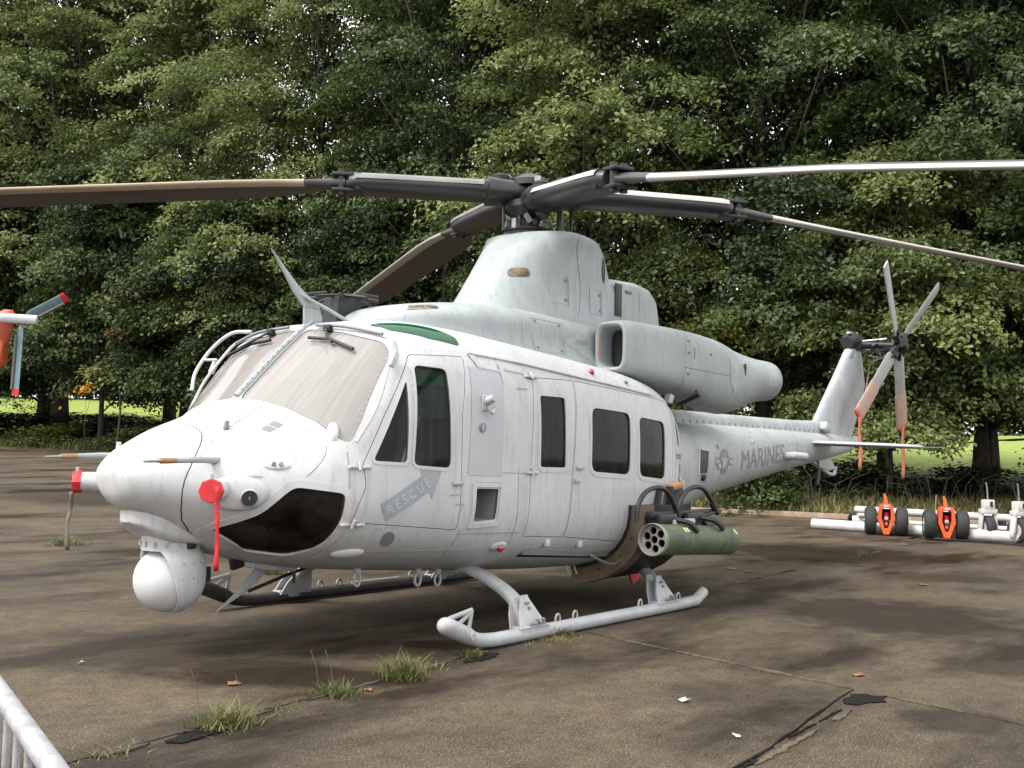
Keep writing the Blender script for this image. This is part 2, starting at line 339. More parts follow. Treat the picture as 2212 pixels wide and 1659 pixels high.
def landmat():
    m = bpy.data.materials.new('meadow'); m.use_nodes = True; n = m.node_tree.nodes; l = m.node_tree.links; b = n['Principled BSDF']; b.inputs['Roughness'].default_value = .9
    b.inputs['Specular IOR Level'].default_value = .1
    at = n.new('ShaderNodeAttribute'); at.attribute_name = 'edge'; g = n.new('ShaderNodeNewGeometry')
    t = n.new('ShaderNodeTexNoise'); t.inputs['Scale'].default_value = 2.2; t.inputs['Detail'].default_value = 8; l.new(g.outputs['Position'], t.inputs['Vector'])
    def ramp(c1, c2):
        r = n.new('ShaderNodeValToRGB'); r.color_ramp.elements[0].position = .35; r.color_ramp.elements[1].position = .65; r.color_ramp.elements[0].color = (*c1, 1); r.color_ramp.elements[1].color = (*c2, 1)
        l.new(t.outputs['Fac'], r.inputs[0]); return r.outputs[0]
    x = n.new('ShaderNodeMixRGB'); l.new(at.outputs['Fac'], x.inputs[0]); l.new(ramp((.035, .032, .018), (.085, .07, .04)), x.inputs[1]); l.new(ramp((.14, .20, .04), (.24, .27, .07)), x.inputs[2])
    l.new(x.outputs[0], b.inputs['Base Color']); return m
MEADOW = landmat()
# base sheet under the slabs, out to the far edge of the place
def sheet(name, xs, ys, hf, m, kind=True):
    X, Y_ = np.meshgrid(xs, ys, indexing='ij'); Z = hf(X, Y_); nx, ny = X.shape
    V = np.stack([X, Y_, Z], -1).reshape(-1, 3); i = np.arange(nx*ny).reshape(nx, ny)
    Fc = np.stack([i[:-1, :-1], i[1:, :-1], i[1:, 1:], i[:-1, 1:]], -1).reshape(-1, 4)
    me = bpy.data.meshes.new(name); me.from_pydata(V.tolist(), [], Fc.tolist()); o = fin(name, me, m, None, True, 0); o['kind'] = 'structure'; return o
gx = np.concatenate([np.linspace(-400, -40, 8, endpoint=False), np.linspace(-40, 30, 71), np.linspace(40, 400, 8)])
gy = np.concatenate([np.linspace(-400, -62, 8, endpoint=False), np.linspace(-62, 30, 93), np.linspace(40, 400, 8)])
ground = sheet('ground', gx, gy, lambda x, y: pave_h(x, y)-.035-np.where(kerb_d(x, y) > .6, .4, 0), SOIL)
# slabs: grid cut along the joints, the edges a little ragged
JA, JB = Vector((5.7, 1.83)), Vector((-14.4, -.55))            # long joint running beside the port skid
ja = (JB-JA).normalized(); jn = Vector((-ja.y, ja.x))          # jn points to starboard
L2a, L2b = Vector((1.30, 2.4)), Vector((1.86, 5.0))            # cross joint
l2 = (L2b-L2a).normalized(); l2n = Vector((-l2.y, l2.x))       # points aft
J3 = Vector((2.9, 4.0))                                        # short joint on the right
def slab(planes, bounds, step, hf=True):
    xs = np.arange(bounds[0], bounds[1]+1e-6, step); ys = np.arange(bounds[2], bounds[3]+1e-6, step)
    X, Y_ = np.meshgrid(xs, ys, indexing='ij'); nx, ny = X.shape; i = np.arange(nx*ny).reshape(nx, ny)
    keep = np.ones((nx-1, ny-1), bool); cx, cy = (X[:-1, :-1]+step/2), (Y_[:-1, :-1]+step/2)
    for p, nn in planes: keep &= ((cx-p.x)*nn.x+(cy-p.y)*nn.y) < step*1.5
    Fc = np.stack([i[:-1, :-1], i[1:, :-1], i[1:, 1:], i[:-1, 1:]], -1)[keep]
    bm = bmesh.new(); vs = {}
    for f in Fc.reshape(-1).tolist():
        if f not in vs: vs[f] = bm.verts.new((X.flat[f], Y_.flat[f], 0))
    for f in Fc.tolist(): bm.faces.new([vs[k] for k in f])
    for p, nn in planes:
        bmesh.ops.bisect_plane(bm, geom=list(bm.verts)+list(bm.edges)+list(bm.faces), plane_co=(p.x, p.y, 0), plane_no=(nn.x, nn.y, 0), clear_outer=True)
    for v in bm.verts:
        for p, nn in planes:
            d = (v.co.x-p.x)*nn.x+(v.co.y-p.y)*nn.y
            if abs(d) < 1e-4:
                t = v.co.x*nn.y-v.co.y*nn.x; j = .008+.005*math.sin(t*3.1)+.004*math.sin(t*11+1)+.006*random.random()
                v.co.x -= nn.x*j; v.co.y -= nn.y*j
    es = [e for e in bm.edges if len(e.link_faces) == 1]
    r = bmesh.ops.extrude_edge_only(bm, edges=es)
    for g in r['geom']:
        if isinstance(g, bmesh.types.BMVert): g.co.z -= .034
    P = np.array([v.co[:] for v in bm.verts]); H = pave_h(P[:, 0], P[:, 1])
    for v, h in zip(bm.verts, H): v.co.z += float(h)
    bmesh.ops.recalc_face_normals(bm, faces=bm.faces)
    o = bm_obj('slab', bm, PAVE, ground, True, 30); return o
p1 = JA; n_star = jn if jn.y < 0 else -jn; n_port = -n_star
aft = l2n if l2n.x < 0 else -l2n
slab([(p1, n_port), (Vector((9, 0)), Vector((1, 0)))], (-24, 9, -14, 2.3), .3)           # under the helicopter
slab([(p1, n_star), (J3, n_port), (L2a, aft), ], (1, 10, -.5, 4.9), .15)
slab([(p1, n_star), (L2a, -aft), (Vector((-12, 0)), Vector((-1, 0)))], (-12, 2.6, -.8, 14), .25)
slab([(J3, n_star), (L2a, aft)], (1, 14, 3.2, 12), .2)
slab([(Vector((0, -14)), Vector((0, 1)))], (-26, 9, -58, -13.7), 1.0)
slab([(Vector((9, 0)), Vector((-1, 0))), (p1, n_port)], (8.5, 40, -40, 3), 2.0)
# land beyond the kerb
def land():
    q = []; 
    for a, b in zip(KV, KV[1:]):
        k = max(2, int((b-a).length/1.2)); q += [a.lerp(b, i/k) for i in range(k)]
    q.append(KV[-1]); ds = [-.45, .06, .3, .7, 1.2, 2, 3, 4, 5, 6, 8, 11, 15, 20, 27, 36, 48, 65, 90, 140, 260, 520]
    N = []
    for i in range(len(q)):
        t = (q[min(i+6, len(q)-1)]-q[max(i-6, 0)]).normalized(); N.append(Vector((t.y, -t.x)))
    V = [(p.x+n.x*d, p.y+n.y*d) for p, n in zip(q, N) for d in ds]; A = np.array(V); D = np.tile(ds, len(q)); H = land_h(A[:, 0], A[:, 1], D)
    V = [(a[0], a[1], h) for a, h in zip(V, H)]; k = len(ds); Fc = [(i*k+j, i*k+j+1, (i+1)*k+j+1, (i+1)*k+j) for i in range(len(q)-1) for j in range(k-1)]
    o = obj('grass_bank', V, Fc, MEADOW, None, True, 0); o['kind'] = 'structure'
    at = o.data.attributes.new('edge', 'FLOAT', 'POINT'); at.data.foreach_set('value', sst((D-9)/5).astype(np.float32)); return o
land()
# kerb stones along the straight right-hand part
KERBM = mat('kerb concrete', (.30, .215, .15), .85, noise=(5, .35), bump=(30, .4))
kerb = empty('kerb', 'pinkish concrete kerb between the pavement and the grass bank', 'kerb')
kerb['kind'] = 'structure'
kst = None
for a, b in zip(KV[1:7], KV[2:8]):
    L = (b-a).length; t = (b-a).normalized(); nn = Vector((t.y, -t.x)); ang = math.atan2(t.y, t.x); k = max(1, round(L/.925))
    for i in range(k):
        if kst is None:
            bm = bmesh.new(); box_bm(bm, Vector((0, 0, .04)), (.9, .16, .26), None, .022); kst = bm_obj('kerb_stone', bm, KERBM, kerb); o = kst
        else: o = kst.copy(); COL.objects.link(o)
        p = a+t*((i+.5)*L/k); o.location = (p.x+nn.x*.02, p.y+nn.y*.02, float(pave_h(p.x, p.y))+random.uniform(-.01, .012)); o.rotation_euler = (random.uniform(-.02, .02), random.uniform(-.008, .008), ang+random.uniform(-.01, .01))

# ------------------------------------------------------------------ helicopter: cabin shell
HELI = empty('helicopter', 'light grey military helicopter with MARINES on its tail boom, parked on the pavement', 'helicopter')
BT = np.array([
[4.475,1.205,1.235,.012,1.22,2.0,2.0],[4.45,1.10,1.29,.165,1.215,2.0,2.0],[4.375,1.01,1.375,.265,1.20,2.05,2.03],[4.215,.93,1.46,.42,1.18,2.1,2.08],
[3.97,.785,1.565,.645,1.15,2.15,2.12],[3.75,.69,1.64,.785,1.13,2.15,2.15],[3.50,.62,1.745,.93,1.13,2.25,2.2],[3.27,.57,1.97,1.05,1.13,2.4,2.5],
[3.00,.53,2.22,1.12,1.13,2.5,3.2],[2.77,.51,2.385,1.155,1.12,2.6,3.8],[2.40,.48,2.42,1.185,1.10,2.7,4.4],[1.50,.42,2.365,1.22,1.06,2.8,5.2],
[0.50,.37,2.295,1.22,1.02,2.8,5.4],[-.40,.35,2.225,1.20,1.0,2.8,5.2],[-.80,.36,2.165,1.165,1.0,2.7,4.8],[-1.10,.39,2.09,1.08,1.0,2.6,4.2],
[-1.35,.45,2.03,.93,1.0,2.5,3.6],[-1.60,.52,2.0,.72,1.05,2.4,3.0]])
def pch(xs, ys, x):
    h = np.diff(xs); d = np.diff(ys)/h; m = np.zeros_like(ys)
    for i in range(1, len(xs)-1):
        if d[i-1]*d[i] > 0:
            w1 = 2*h[i]+h[i-1]; w2 = h[i]+2*h[i-1]; m[i] = (w1+w2)/(w1/d[i-1]+w2/d[i])
    m[0] = d[0]; m[-1] = d[-1]
    i = np.clip(np.searchsorted(xs, x)-1, 0, len(xs)-2); t = (x-xs[i])/h[i]
    return ys[i]*(1+2*t)*(1-t)**2+h[i]*m[i]*t*(1-t)**2+ys[i+1]*t*t*(3-2*t)+h[i]*m[i+1]*t*t*(t-1)
class Body:
    """a lofted body: rows x, zb, zt, w, zw, nl, nu (x falling), optional crease in x"""
    def __init__(s, T, crease=None):
        T = T[::-1]; s.x0, s.x1 = T[0, 0], T[-1, 0]; s.xs = np.arange(s.x0, s.x1+1e-9, .004); s.xs[-1] = s.x1
        c = np.zeros((len(s.xs), 6))
        for lo, hi in ([(-9e9, crease), (crease, 9e9)] if crease else [(-9e9, 9e9)]):
            S = T[(T[:, 0] >= lo-1e-6) & (T[:, 0] <= hi+1e-6)]; k = (s.xs >= lo-1e-9) & (s.xs <= hi+1e-9)
            for j in range(6): c[k, j] = pch(S[:, 0], S[:, j+1], s.xs[k])
        s.c = c
    def par(s, x): return [float(np.interp(x, s.xs, s.c[:, j])) for j in range(6)]
    def Y(s, x, z):
        zb, zt, w, zw, nl, nu = s.par(min(max(x, s.x0), s.x1))
        if z >= zt or z <= zb: return 0.0
        t, n = ((z-zw)/(zt-zw), nu) if z > zw else ((zw-z)/(zw-zb), nl)
        return w*(1-t**n)**(1/n)
    def Z(s, x, y, top=True):
        zb, zt, w, zw, nl, nu = s.par(min(max(x, s.x0), s.x1)); y = min(abs(y)/w, 1)
        return zw+(zt-zw)*(1-y**nu)**(1/nu) if top else zw-(zw-zb)*(1-y**nl)**(1/nl)
    def ring(s, x, n=30, off=0.0):
        zb, zt, w, zw, nl, nu = s.par(x); zb -= off; zt += off; w = max(w+off, .004); a = np.linspace(0, math.pi/2, 160)
        ca, sa = np.maximum(np.cos(a), 0), np.maximum(np.sin(a), 0)
        yu, zu = w*ca**(2/nu), zw+(zt-zw)*sa**(2/nu); yl, zl = w*ca**(2/nl), zw-(zw-zb)*sa**(2/nl)
        y = np.concatenate([yl[::-1], yu[1:]]); z = np.concatenate([zl[::-1], zu[1:]])
        L = np.concatenate([[0], np.cumsum(np.hypot(np.diff(y), np.diff(z)))]); q = np.linspace(0, L[-1], n+1); y = np.interp(q, L, y); z = np.interp(q, L, z)
        P = [(x, float(b), float(c)) for b, c in zip(y, z)]; return P+[(x, -p[1], p[2]) for p in P[-2:0:-1]]
    def rings(s, xs, n=30, off=0.0): return [s.ring(x, n, off) for x in xs]
    def P(s, x, z, side=1, off=0.0):
        """point on the side, pushed out along the normal by off"""
        e = .012; y = s.Y(x, z); ny = 1; nx = -(s.Y(x+e, z)-s.Y(x-e, z))/(2*e); nz_ = -(s.Y(x, z+e)-s.Y(x, z-e))/(2*e)
        k = off/math.sqrt(1+nx*nx+nz_*nz_); return Vector((x+nx*k, side*(y+k), z+nz_*k))
FUS = Body(BT, 3.5)
xs_out = sorted({*np.round(np.linspace(-1.6, 3.5, 64), 4), *np.round(np.linspace(3.5, 4.2, 12), 4), 4.25, 4.30, 4.34, 4.375, 4.405, 4.43, 4.45, 4.463, 4.471, 4.475}, reverse=True)
def solid_mesh(name, rings):
    V, Fc = ring_loft(rings, True); bm = bmesh.new(); vs = [bm.verts.new(v) for v in V]
    for f in Fc: bm.faces.new([vs[i] for i in f])
    bmesh.ops.recalc_face_normals(bm, faces=bm.faces); me = bpy.data.meshes.new(name); bm.to_mesh(me); bm.free(); return me
def solid_bm(rings):
    V, Fc = ring_loft(rings, True); bm = bmesh.new(); vs = [bm.verts.new(v) for v in V]
    for f in Fc: bm.faces.new([vs[i] for i in f])
    bmesh.ops.recalc_face_normals(bm, faces=bm.faces); return bm
outer = solid_mesh('tmp_outer', FUS.rings(xs_out, 34))
REF_BM = solid_bm(FUS.rings(xs_out, 34)); REF_BM.normal_update()
for v in REF_BM.verts: v.normal_update()
REF_BM.verts.ensure_lookup_table(); REF_BM.faces.ensure_lookup_table(); BVH = BVHTree.FromBMesh(REF_BM)
def skin_fin(name, me, parent, mats=(PAINT, INNER), tol=.006, label=None):
    """split materials by outside / inside and give the outside the smooth normals of the uncut body"""
    me.materials.clear()
    for m in mats: me.materials.append(m)
    nv = len(me.vertices); vn = []; vd = []
    for v in me.vertices:
        loc, nrm, fi, dist = BVH.find_nearest(v.co)
        f = REF_BM.faces[fi]; ws = [1/((w.co-loc).length+1e-5) for w in f.verts]; q = Vector()
        if len(f.verts) <= 4:
            for w, k in zip(f.verts, ws): q += w.normal*k
        else: q = nrm.copy()
        # crease between nose and windscreens: keep the face normal there
        if abs(loc.x-3.5) < .03: q = nrm.copy()
        vn.append(q.normalized()); vd.append((v.co-loc).length)
    ln = [None]*len(me.loops); idx = np.zeros(len(me.polygons), np.int32)
    for p in me.polygons:
        o_ = all(vd[i] < tol for i in p.vertices) and p.normal.dot(vn[p.vertices[0]]) > .6
        idx[p.index] = 0 if o_ else 1; p.use_smooth = o_
        for li in p.loop_indices: ln[li] = vn[me.loops[li].vertex_index] if o_ else p.normal
    me.polygons.foreach_set('material_index', idx); me.normals_split_custom_set([tuple(q) for q in ln]); me.name = name
    return link(bpy.data.objects.new(name, me), parent)
inner_x = [x for x in xs_out if x < 4.40]; inner_x[0] = 4.39; inner_x[-1] = -1.56
shell = boolean(outer, solid_bm(FUS.rings(inner_x, 34, -.022)), 'DIFFERENCE')
# panels: (name, xz polygon, rounding)
PANELS = {
 'door':   ([(3.22,1.33),(3.06,1.63),(2.77,2.11),(2.26,2.135),(2.345,1.68),(2.345,.845),(3.27,.925),(3.245,1.05),(3.20,1.17)], .03),
 'hinged': ([(1.50,2.03),(1.55,1.35),(1.56,.765),(1.02,.735),(.965,1.35),(.905,2.045)], .015),
 'sliding':([(.895,2.045),(.955,1.35),(1.01,.735),(.15,.655),(-.62,.64),(-.78,1.1),(-.78,1.54),(-.84,1.955)], .02),
}
WINDOWS = {
 'tri':  ([(3.145,1.345),(2.845,1.915),(2.875,1.335)], .035),
 'main': ([(2.815,1.32),(2.76,2.03),(2.475,2.02),(2.46,1.30)], .05),
 'pw':   ([(1.42,1.885),(1.08,1.885),(1.075,1.31),(1.42,1.315)], .025),
 'w1':   ([(.685,1.825),(.06,1.80),(.07,1.25),(.69,1.28)], .085),
 'w2':   ([(-.105,1.775),(-.60,1.745),(-.59,1.205),(-.11,1.24)], .075),
}
CHIN = [(3.335,1.12),(3.625,1.16),(3.68,1.12),(3.80,.98),(3.98,.872),(3.68,.718),(3.44,.68),(3.36,.76),(3.335,.95)]
WSP = [(.035,1.762),(.30,1.742),(.55,1.69),(.80,1.595),(1.0,1.45),(1.0,1.62),(.95,2.10),(.86,2.195),(.5,2.275),(.2,2.315),(.035,2.325)]
ROOFW = [(2.80,.64),(2.75,.82),(2.52,.965),(2.24,1.035),(2.22,.97),(2.36,.84),(2.58,.72)]
def cutter(poly, side, d0=.35, d1=1.6): return prism_bm(poly, 'y', *sorted((side*d0, side*d1)))
panes = []
def window_in(me, key, side):
    poly, r = WINDOWS[key]; pl = rpoly(poly, r, 4); return boolean(me, cutter(pl, side), 'DIFFERENCE')
parts = {}
for side in (1, -1):
    for k, (poly, r) in PANELS.items():
        pl = rpoly(poly, r, 3)
        d = boolean(shell.copy(), cutter(grow(pl, -.0045), side, .3), 'INTERSECT'); shell = boolean(shell, cutter(pl, side, .3), 'DIFFERENCE')
        for w in {'door': ('tri', 'main'), 'hinged': ('pw',), 'sliding': ('w1', 'w2')}[k]: d = window_in(d, w, side)
        parts[k, side] = d
    shell = boolean(shell, cutter(rpoly(CHIN, .04, 4), side, .12), 'DIFFERENCE')
    shell = boolean(shell, prism_bm(rpoly([(side*a, b) for a, b in WSP], .05, 4), 'x', 2.62, 3.9), 'DIFFERENCE')
    shell = boolean(shell, prism_bm(rpoly([(a, side*b) for a, b in ROOFW], .03, 3), 'z', 1.95, 2.6), 'DIFFERENCE')
    # step-well box opening low on the side
    shell = boolean(shell, cutter(rpoly([(2.175,1.15),(1.935,1.145),(1.955,.915),(2.185,.905)], .012, 2), side, .6), 'DIFFERENCE')
# nose section separated by a curved seam
def SEAM(d): return [(x+d, z) for x, z in ((3.60,.60),(3.68,.66),(3.86,.76),(4.03,.85),(4.12,.93),(4.165,1.0),(4.19,1.07),(4.20,1.13),(4.195,1.19),(4.175,1.25),(4.14,1.32),(4.10,1.38),(4.05,1.44),(4.0,1.50),(3.97,1.56),(3.96,1.75),(4.9,1.75),(4.9,.60))]
nose = boolean(shell.copy(), prism_bm(SEAM(.003), 'y', -2, 2), 'INTERSECT')
shell = boolean(shell, prism_bm(SEAM(-.003), 'y', -2, 2), 'DIFFERENCE')
fus = skin_fin('fuselage', shell, HELI); skin_fin('nose_cone', nose, HELI)
DOORP = {}
for (k, side), me in parts.items():
    DOORP[k, side] = skin_fin({'door': 'cockpit_door', 'hinged': 'cabin_panel', 'sliding': 'sliding_door'}[k], me, HELI)
def skin_patch(name, poly, side, m, parent, off=-.012, step=.06, body=FUS, th=.006):
    """a pane that follows the skin behind its opening"""
    bm = prism_bm(dense(poly, step), 'y', side*.3, side*1.6); A = [v for v in bm.verts]
    bm.free(); P2 = dense(poly, step); bm = bmesh.new(); vs = [bm.verts.new((a, 0, b)) for a, b in P2]; bm.faces.new(vs)
    x0, x1 = min(p[0] for p in P2), max(p[0] for p in P2); z0, z1 = min(p[1] for p in P2), max(p[1] for p in P2)
    x = x0+step
    while x < x1: bmesh.ops.bisect_plane(bm, geom=bm.verts[:]+bm.edges[:]+bm.faces[:], plane_co=(x, 0, 0), plane_no=(1, 0, 0)); x += step
    z = z0+step
    while z < z1: bmesh.ops.bisect_plane(bm, geom=bm.verts[:]+bm.edges[:]+bm.faces[:], plane_co=(0, 0, z), plane_no=(0, 0, 1)); z += step
    for v in bm.verts: v.co = body.P(v.co.x, v.co.z, side, off)
    return face_to(bm_obj(name, bm, m, parent, True, 179), (0, side, 0))
def frame_strip(name, poly, side, m, parent, w=.035, proud=.004, body=FUS):
    a = dense(grow(poly, .002), .05); b = grow(a, w); V = []; n = len(a)
    for off, P2 in ((-.012, a), (proud, a), (proud, b), (-.004, b)):
        V += [body.P(x, z, side, off) for x, z in P2]
    Fc = [(r*n+i, r*n+(i+1) % n, (r+1)*n+(i+1) % n, (r+1)*n+i) for r in range(3) for i in range(n)]
    bm = bmesh.new(); vs = [bm.verts.new(v) for v in V]
    for f in Fc: bm.faces.new([vs[i] for i in f])
    return bm_obj(name, bm, m, parent, True, 30)
for side in (1, -1):
    for k, ws in (('door', ('tri', 'main')), ('hinged', ('pw',)), ('sliding', ('w1', 'w2'))):
        for w in ws:
            pl = rpoly(WINDOWS[w][0], WINDOWS[w][1], 4)
            skin_patch('window', grow(pl, .006), side, DOORGLASS if k == 'door' else SIDEGLASS, DOORP[k, side])
            frame_strip('window_frame', pl, side, PAINT, DOORP[k, side], .04 if k != 'door' else .022)
            if w == 'main': skin_patch('added_green_glow_pane', rpoly([(2.79,1.90),(2.76,2.02),(2.48,2.01),(2.475,1.90)], .03, 3), side, GREENTINT, DOORP[k, side], -.03); skin_patch('added_green_glow_pane', rpoly([(2.80,1.66),(2.785,1.885),(2.475,1.885),(2.47,1.66)], .03, 3), side, GREENTINT2, DOORP[k, side], -.035)  # added panes put the green interior glow into the door window
    skin_patch('chin_window', grow(rpoly(CHIN, .04, 4), .008), side, CHINGLASS, HELI, -.008)
    frame_strip('chin_window_frame', rpoly(CHIN, .04, 4), side, PAINT, HELI, .05, .005)
# windscreens: patches following the body, addressed by (y, z)
def xof(y, z):
    """x of the body's front surface at y, z"""
    a, b = 2.5, 3.6
    for _ in range(40):
        m_ = (a+b)/2
        if abs(y) < FUS.Y(m_, z): a = m_
        else: b = m_
    return a
def screen(side):
    P2 = dense(rpoly([(side*a, b) for a, b in WSP], .05, 4), .07); bm = bmesh.new(); bm.faces.new([bm.verts.new((0, a, b)) for a, b in P2])
    for ax in (1, 2):
        lo, hi = min(p[ax-1] for p in P2), max(p[ax-1] for p in P2); c = lo+.06
        while c < hi:
            co = [0, 0, 0]; co[ax] = c; no = [0, 0, 0]; no[ax] = 1
            bmesh.ops.bisect_plane(bm, geom=bm.verts[:]+bm.edges[:]+bm.faces[:], plane_co=co, plane_no=no); c += .06
    for v in bm.verts: v.co.x = xof(v.co.y, v.co.z)-.012
    return face_to(bm_obj('windshield', bm, WINDGLASS, HELI, True, 179), (1, 0, .3))
screen(1); screen(-1)
for side in (1, -1):
    bm = bmesh.new(); P2 = dense(grow(rpoly([(a, side*b) for a, b in ROOFW], .03, 3), .006), .05); bm.faces.new([bm.verts.new((a, b, 0)) for a, b in P2])
    for ax in (0, 1):
        lo, hi = min(p[ax] for p in P2), max(p[ax] for p in P2); c = lo+.05
        while c < hi:
            co = [0, 0, 0]; co[ax] = c; no = [0, 0, 0]; no[ax] = 1
            bmesh.ops.bisect_plane(bm, geom=bm.verts[:]+bm.edges[:]+bm.faces[:], plane_co=co, plane_no=no); c += .05
    for v in bm.verts: v.co.z = FUS.Z(v.co.x, v.co.y)+.003
    face_to(bm_obj('roof_window', bm, GREENGLASS, HELI, True, 179), (0, 0, 1))
# step well box behind the square opening
for side in (1, -1):
    bm = bmesh.new(); pl = [(2.18,1.152),(1.93,1.147),(1.95,.908),(2.19,.90)]; A = [FUS.P(x, z, side, -.004) for x, z in pl]; B = [Vector((x-.02, side*.96, z+.02)) for x, z in pl]
    a = [bm.verts.new(v) for v in A]; b = [bm.verts.new(v) for v in B]
    for i in range(4): bm.faces.new((a[i], a[(i+1) % 4], b[(i+1) % 4], b[i]))
    bm.faces.new(b[::-1]); bm_obj('step_well', bm, mat('step well paint', (.27, .28, .29), .5, noise=(6, .25)) if side > 0 else MATS['step well paint'], HELI, False)
    frame_strip('step_well_frame', [(2.19,1.16),(1.92,1.155),(1.94,.90),(2.20,.892)], side, PAINT, HELI, .032, .012)
# decals that follow the skin
def decal(name, polys2d, side, m, parent, body=FUS, off=.0025, step=.05):
    """polys2d: bmesh in the xz plane (y=0)"""
    bm = polys2d
    xs = [v.co.x for v in bm.verts]; zs = [v.co.z for v in bm.verts]
    for lo, hi, ax in ((min(xs), max(xs), 0), (min(zs), max(zs), 2)):
        c = lo+step
        while c < hi:
            co = [0, 0, 0]; co[ax] = c; no = [0, 0, 0]; no[ax] = 1
            bmesh.ops.bisect_plane(bm, geom=bm.verts[:]+bm.edges[:]+bm.faces[:], plane_co=co, plane_no=no); c += step
    for v in bm.verts: v.co = body.P(v.co.x, v.co.z, side, off)
    me = bpy.data.meshes.new(name); bm.to_mesh(me); bm.free(); return face_to(fin(name, me, m, parent, True, 179), (0, side, 0))
def text_bm(s, h, flipx=True):
    cu = bpy.data.curves.new('t', 'FONT'); cu.body = s; cu.size = 1; cu.resolution_u = 3; o = bpy.data.objects.new('t', cu); COL.objects.link(o)
    me = bpy.data.meshes.new_from_object(o.evaluated_get(bpy.context.evaluated_depsgraph_get())); bpy.data.objects.remove(o); bpy.data.curves.remove(cu)
    bm = bmesh.new(); bm.from_mesh(me); bpy.data.meshes.remove(me)
    x0 = min(v.co.x for v in bm.verts); z0 = min(v.co.y for v in bm.verts); z1 = max(v.co.y for v in bm.verts); k = h/(z1-z0)
    for v in bm.verts: v.co = Vector(((v.co.x-x0)*k, 0, (v.co.y-z0)*k))
    return bm
def place2d(bm, ox, oz, ang=0, sx=1, shear=0):
    """reading direction runs towards -x (port side)"""
    c, s = math.cos(ang), math.sin(ang)
    for v in bm.verts:
        a = v.co.x*sx+shear*v.co.z; b = v.co.z; v.co = Vector((ox-(a*c-b*s), 0, oz+a*s+b*c))
    return bm
def poly_bm(pls):
    bm = bmesh.new()
    for pl in pls: bm.faces.new([bm.verts.new((a, 0, b)) for a, b in pl])
    return bm
# RESCUE arrow on the cockpit door
AX, AZ = 3.02, .94; ang = R_(30)
def arrow(pts): c, s = math.cos(ang), math.sin(ang); return [(AX-(a*c-b*s), AZ+a*s+b*c) for a, b in pts]
decal('rescue_arrow', poly_bm([arrow([(0, -.01), (.40, -.01), (.40, .125), (0, .125)]), arrow([(.40, -.075), (.575, .058), (.40, .19)])]), 1, MARK, DOORP['door', 1], off=.002)
decal('rescue_lettering', place2d(text_bm('R E S C U E', .07), *arrow([(.03, .022)])[0], ang, .84), 1, PAINT, DOORP['door', 1], off=.005)
# small stencil strips and marks
for (x, z, w, h) in ((2.18,1.36,.16,.012),(2.18,1.33,.12,.012),(2.46,1.10,.10,.01),(2.40,1.03,.09,.01),(1.72,1.92,.14,.012),(1.99,2.0,.015,.06),(3.9,1.22,.09,.012)):
    decal('stencil', poly_bm([[(x, z), (x-w, z), (x-w, z+h), (x, z+h)]]), 1, MARK, HELI)
decal('oval_marking', poly_bm([[(2.93+.05*math.cos(t)+.02*math.sin(t), .80+.055*math.sin(t)) for t in np.linspace(0, 6.28, 17)[:-1]]]), 1, DARKGREY, HELI)
for pl in ([(3.695,.555),(3.645,.555),(3.615,.625),(3.668,.615)], [(3.635,.555),(3.585,.56),(3.56,.63),(3.605,.627)]):   # two dark marks on the nose top, port side
    bm = bmesh.new(); P2 = dense(pl, .02); bm.faces.new([bm.verts.new((a, b, 0)) for a, b in P2])
    for c in np.arange(.56, .63, .015): bmesh.ops.bisect_plane(bm, geom=bm.verts[:]+bm.edges[:]+bm.faces[:], plane_co=(0, c, 0), plane_no=(0, 1, 0))
    for v in bm.verts: v.co.z = FUS.Z(v.co.x, v.co.y)+.003
    bm_obj('nose_marking', bm, DARKGREY, HELI, True, 179)
# rivets along frames and seams: one stuff part
def rivets(lines, parent, m, r=.0045, body=FUS, gap=.045):
    bm = bmesh.new()
    for side, pts in lines:
        for (a, b) in zip(pts, pts[1:]):
            a, b = Vector(a), Vector(b); k = max(1, int((b-a).length/gap))
            for i in range(k):
                q = a.lerp(b, i/k); p = body.P(q.x, q.y, side, .0); n_ = (body.P(q.x, q.y, side, .01)-p).normalized()
                M = Matrix.Translation(p+n_*.0008) @ n_.to_track_quat('Z', 'Y').to_matrix().to_4x4()
                bmesh.ops.create_cone(bm, cap_ends=True, segments=6, radius1=r, radius2=r*.45, depth=.003, matrix=M)
    o = bm_obj('rivets', bm, m, parent, True, 50); o['kind'] = 'stuff'; return o
rv = []
for s in (1, -1):
    rv += [(s, grow(rpoly(WINDOWS[w][0], WINDOWS[w][1], 3), .03)) for w in ('main', 'tri')]
    rv += [(s, grow(rpoly(CHIN, .04, 3), .03)), (s, [(3.27,1.40),(3.12,1.66),(2.83,2.12)]), (s, [(3.31,1.44),(3.16,1.70),(2.88,2.14)]), (s, [(2.74,2.16),(2.28,2.17),(1.6,2.12),(.95,2.09),(-.8,2.0)]),
           (s, [(1.0,.77),(.15,.69),(-.6,.67)]), (s, [(2.24,2.1),(2.30,1.7),(2.30,.85)]), (s, [(1.87,2.1),(1.9,1.35)]), (s, [(3.32,.95),(3.25,.86),(2.35,.79),(1.6,.71)]), (s, [(1.6,1.98),(1.63,1.35),(1.64,.8)])]
rivets(rv, HELI, PAINT)

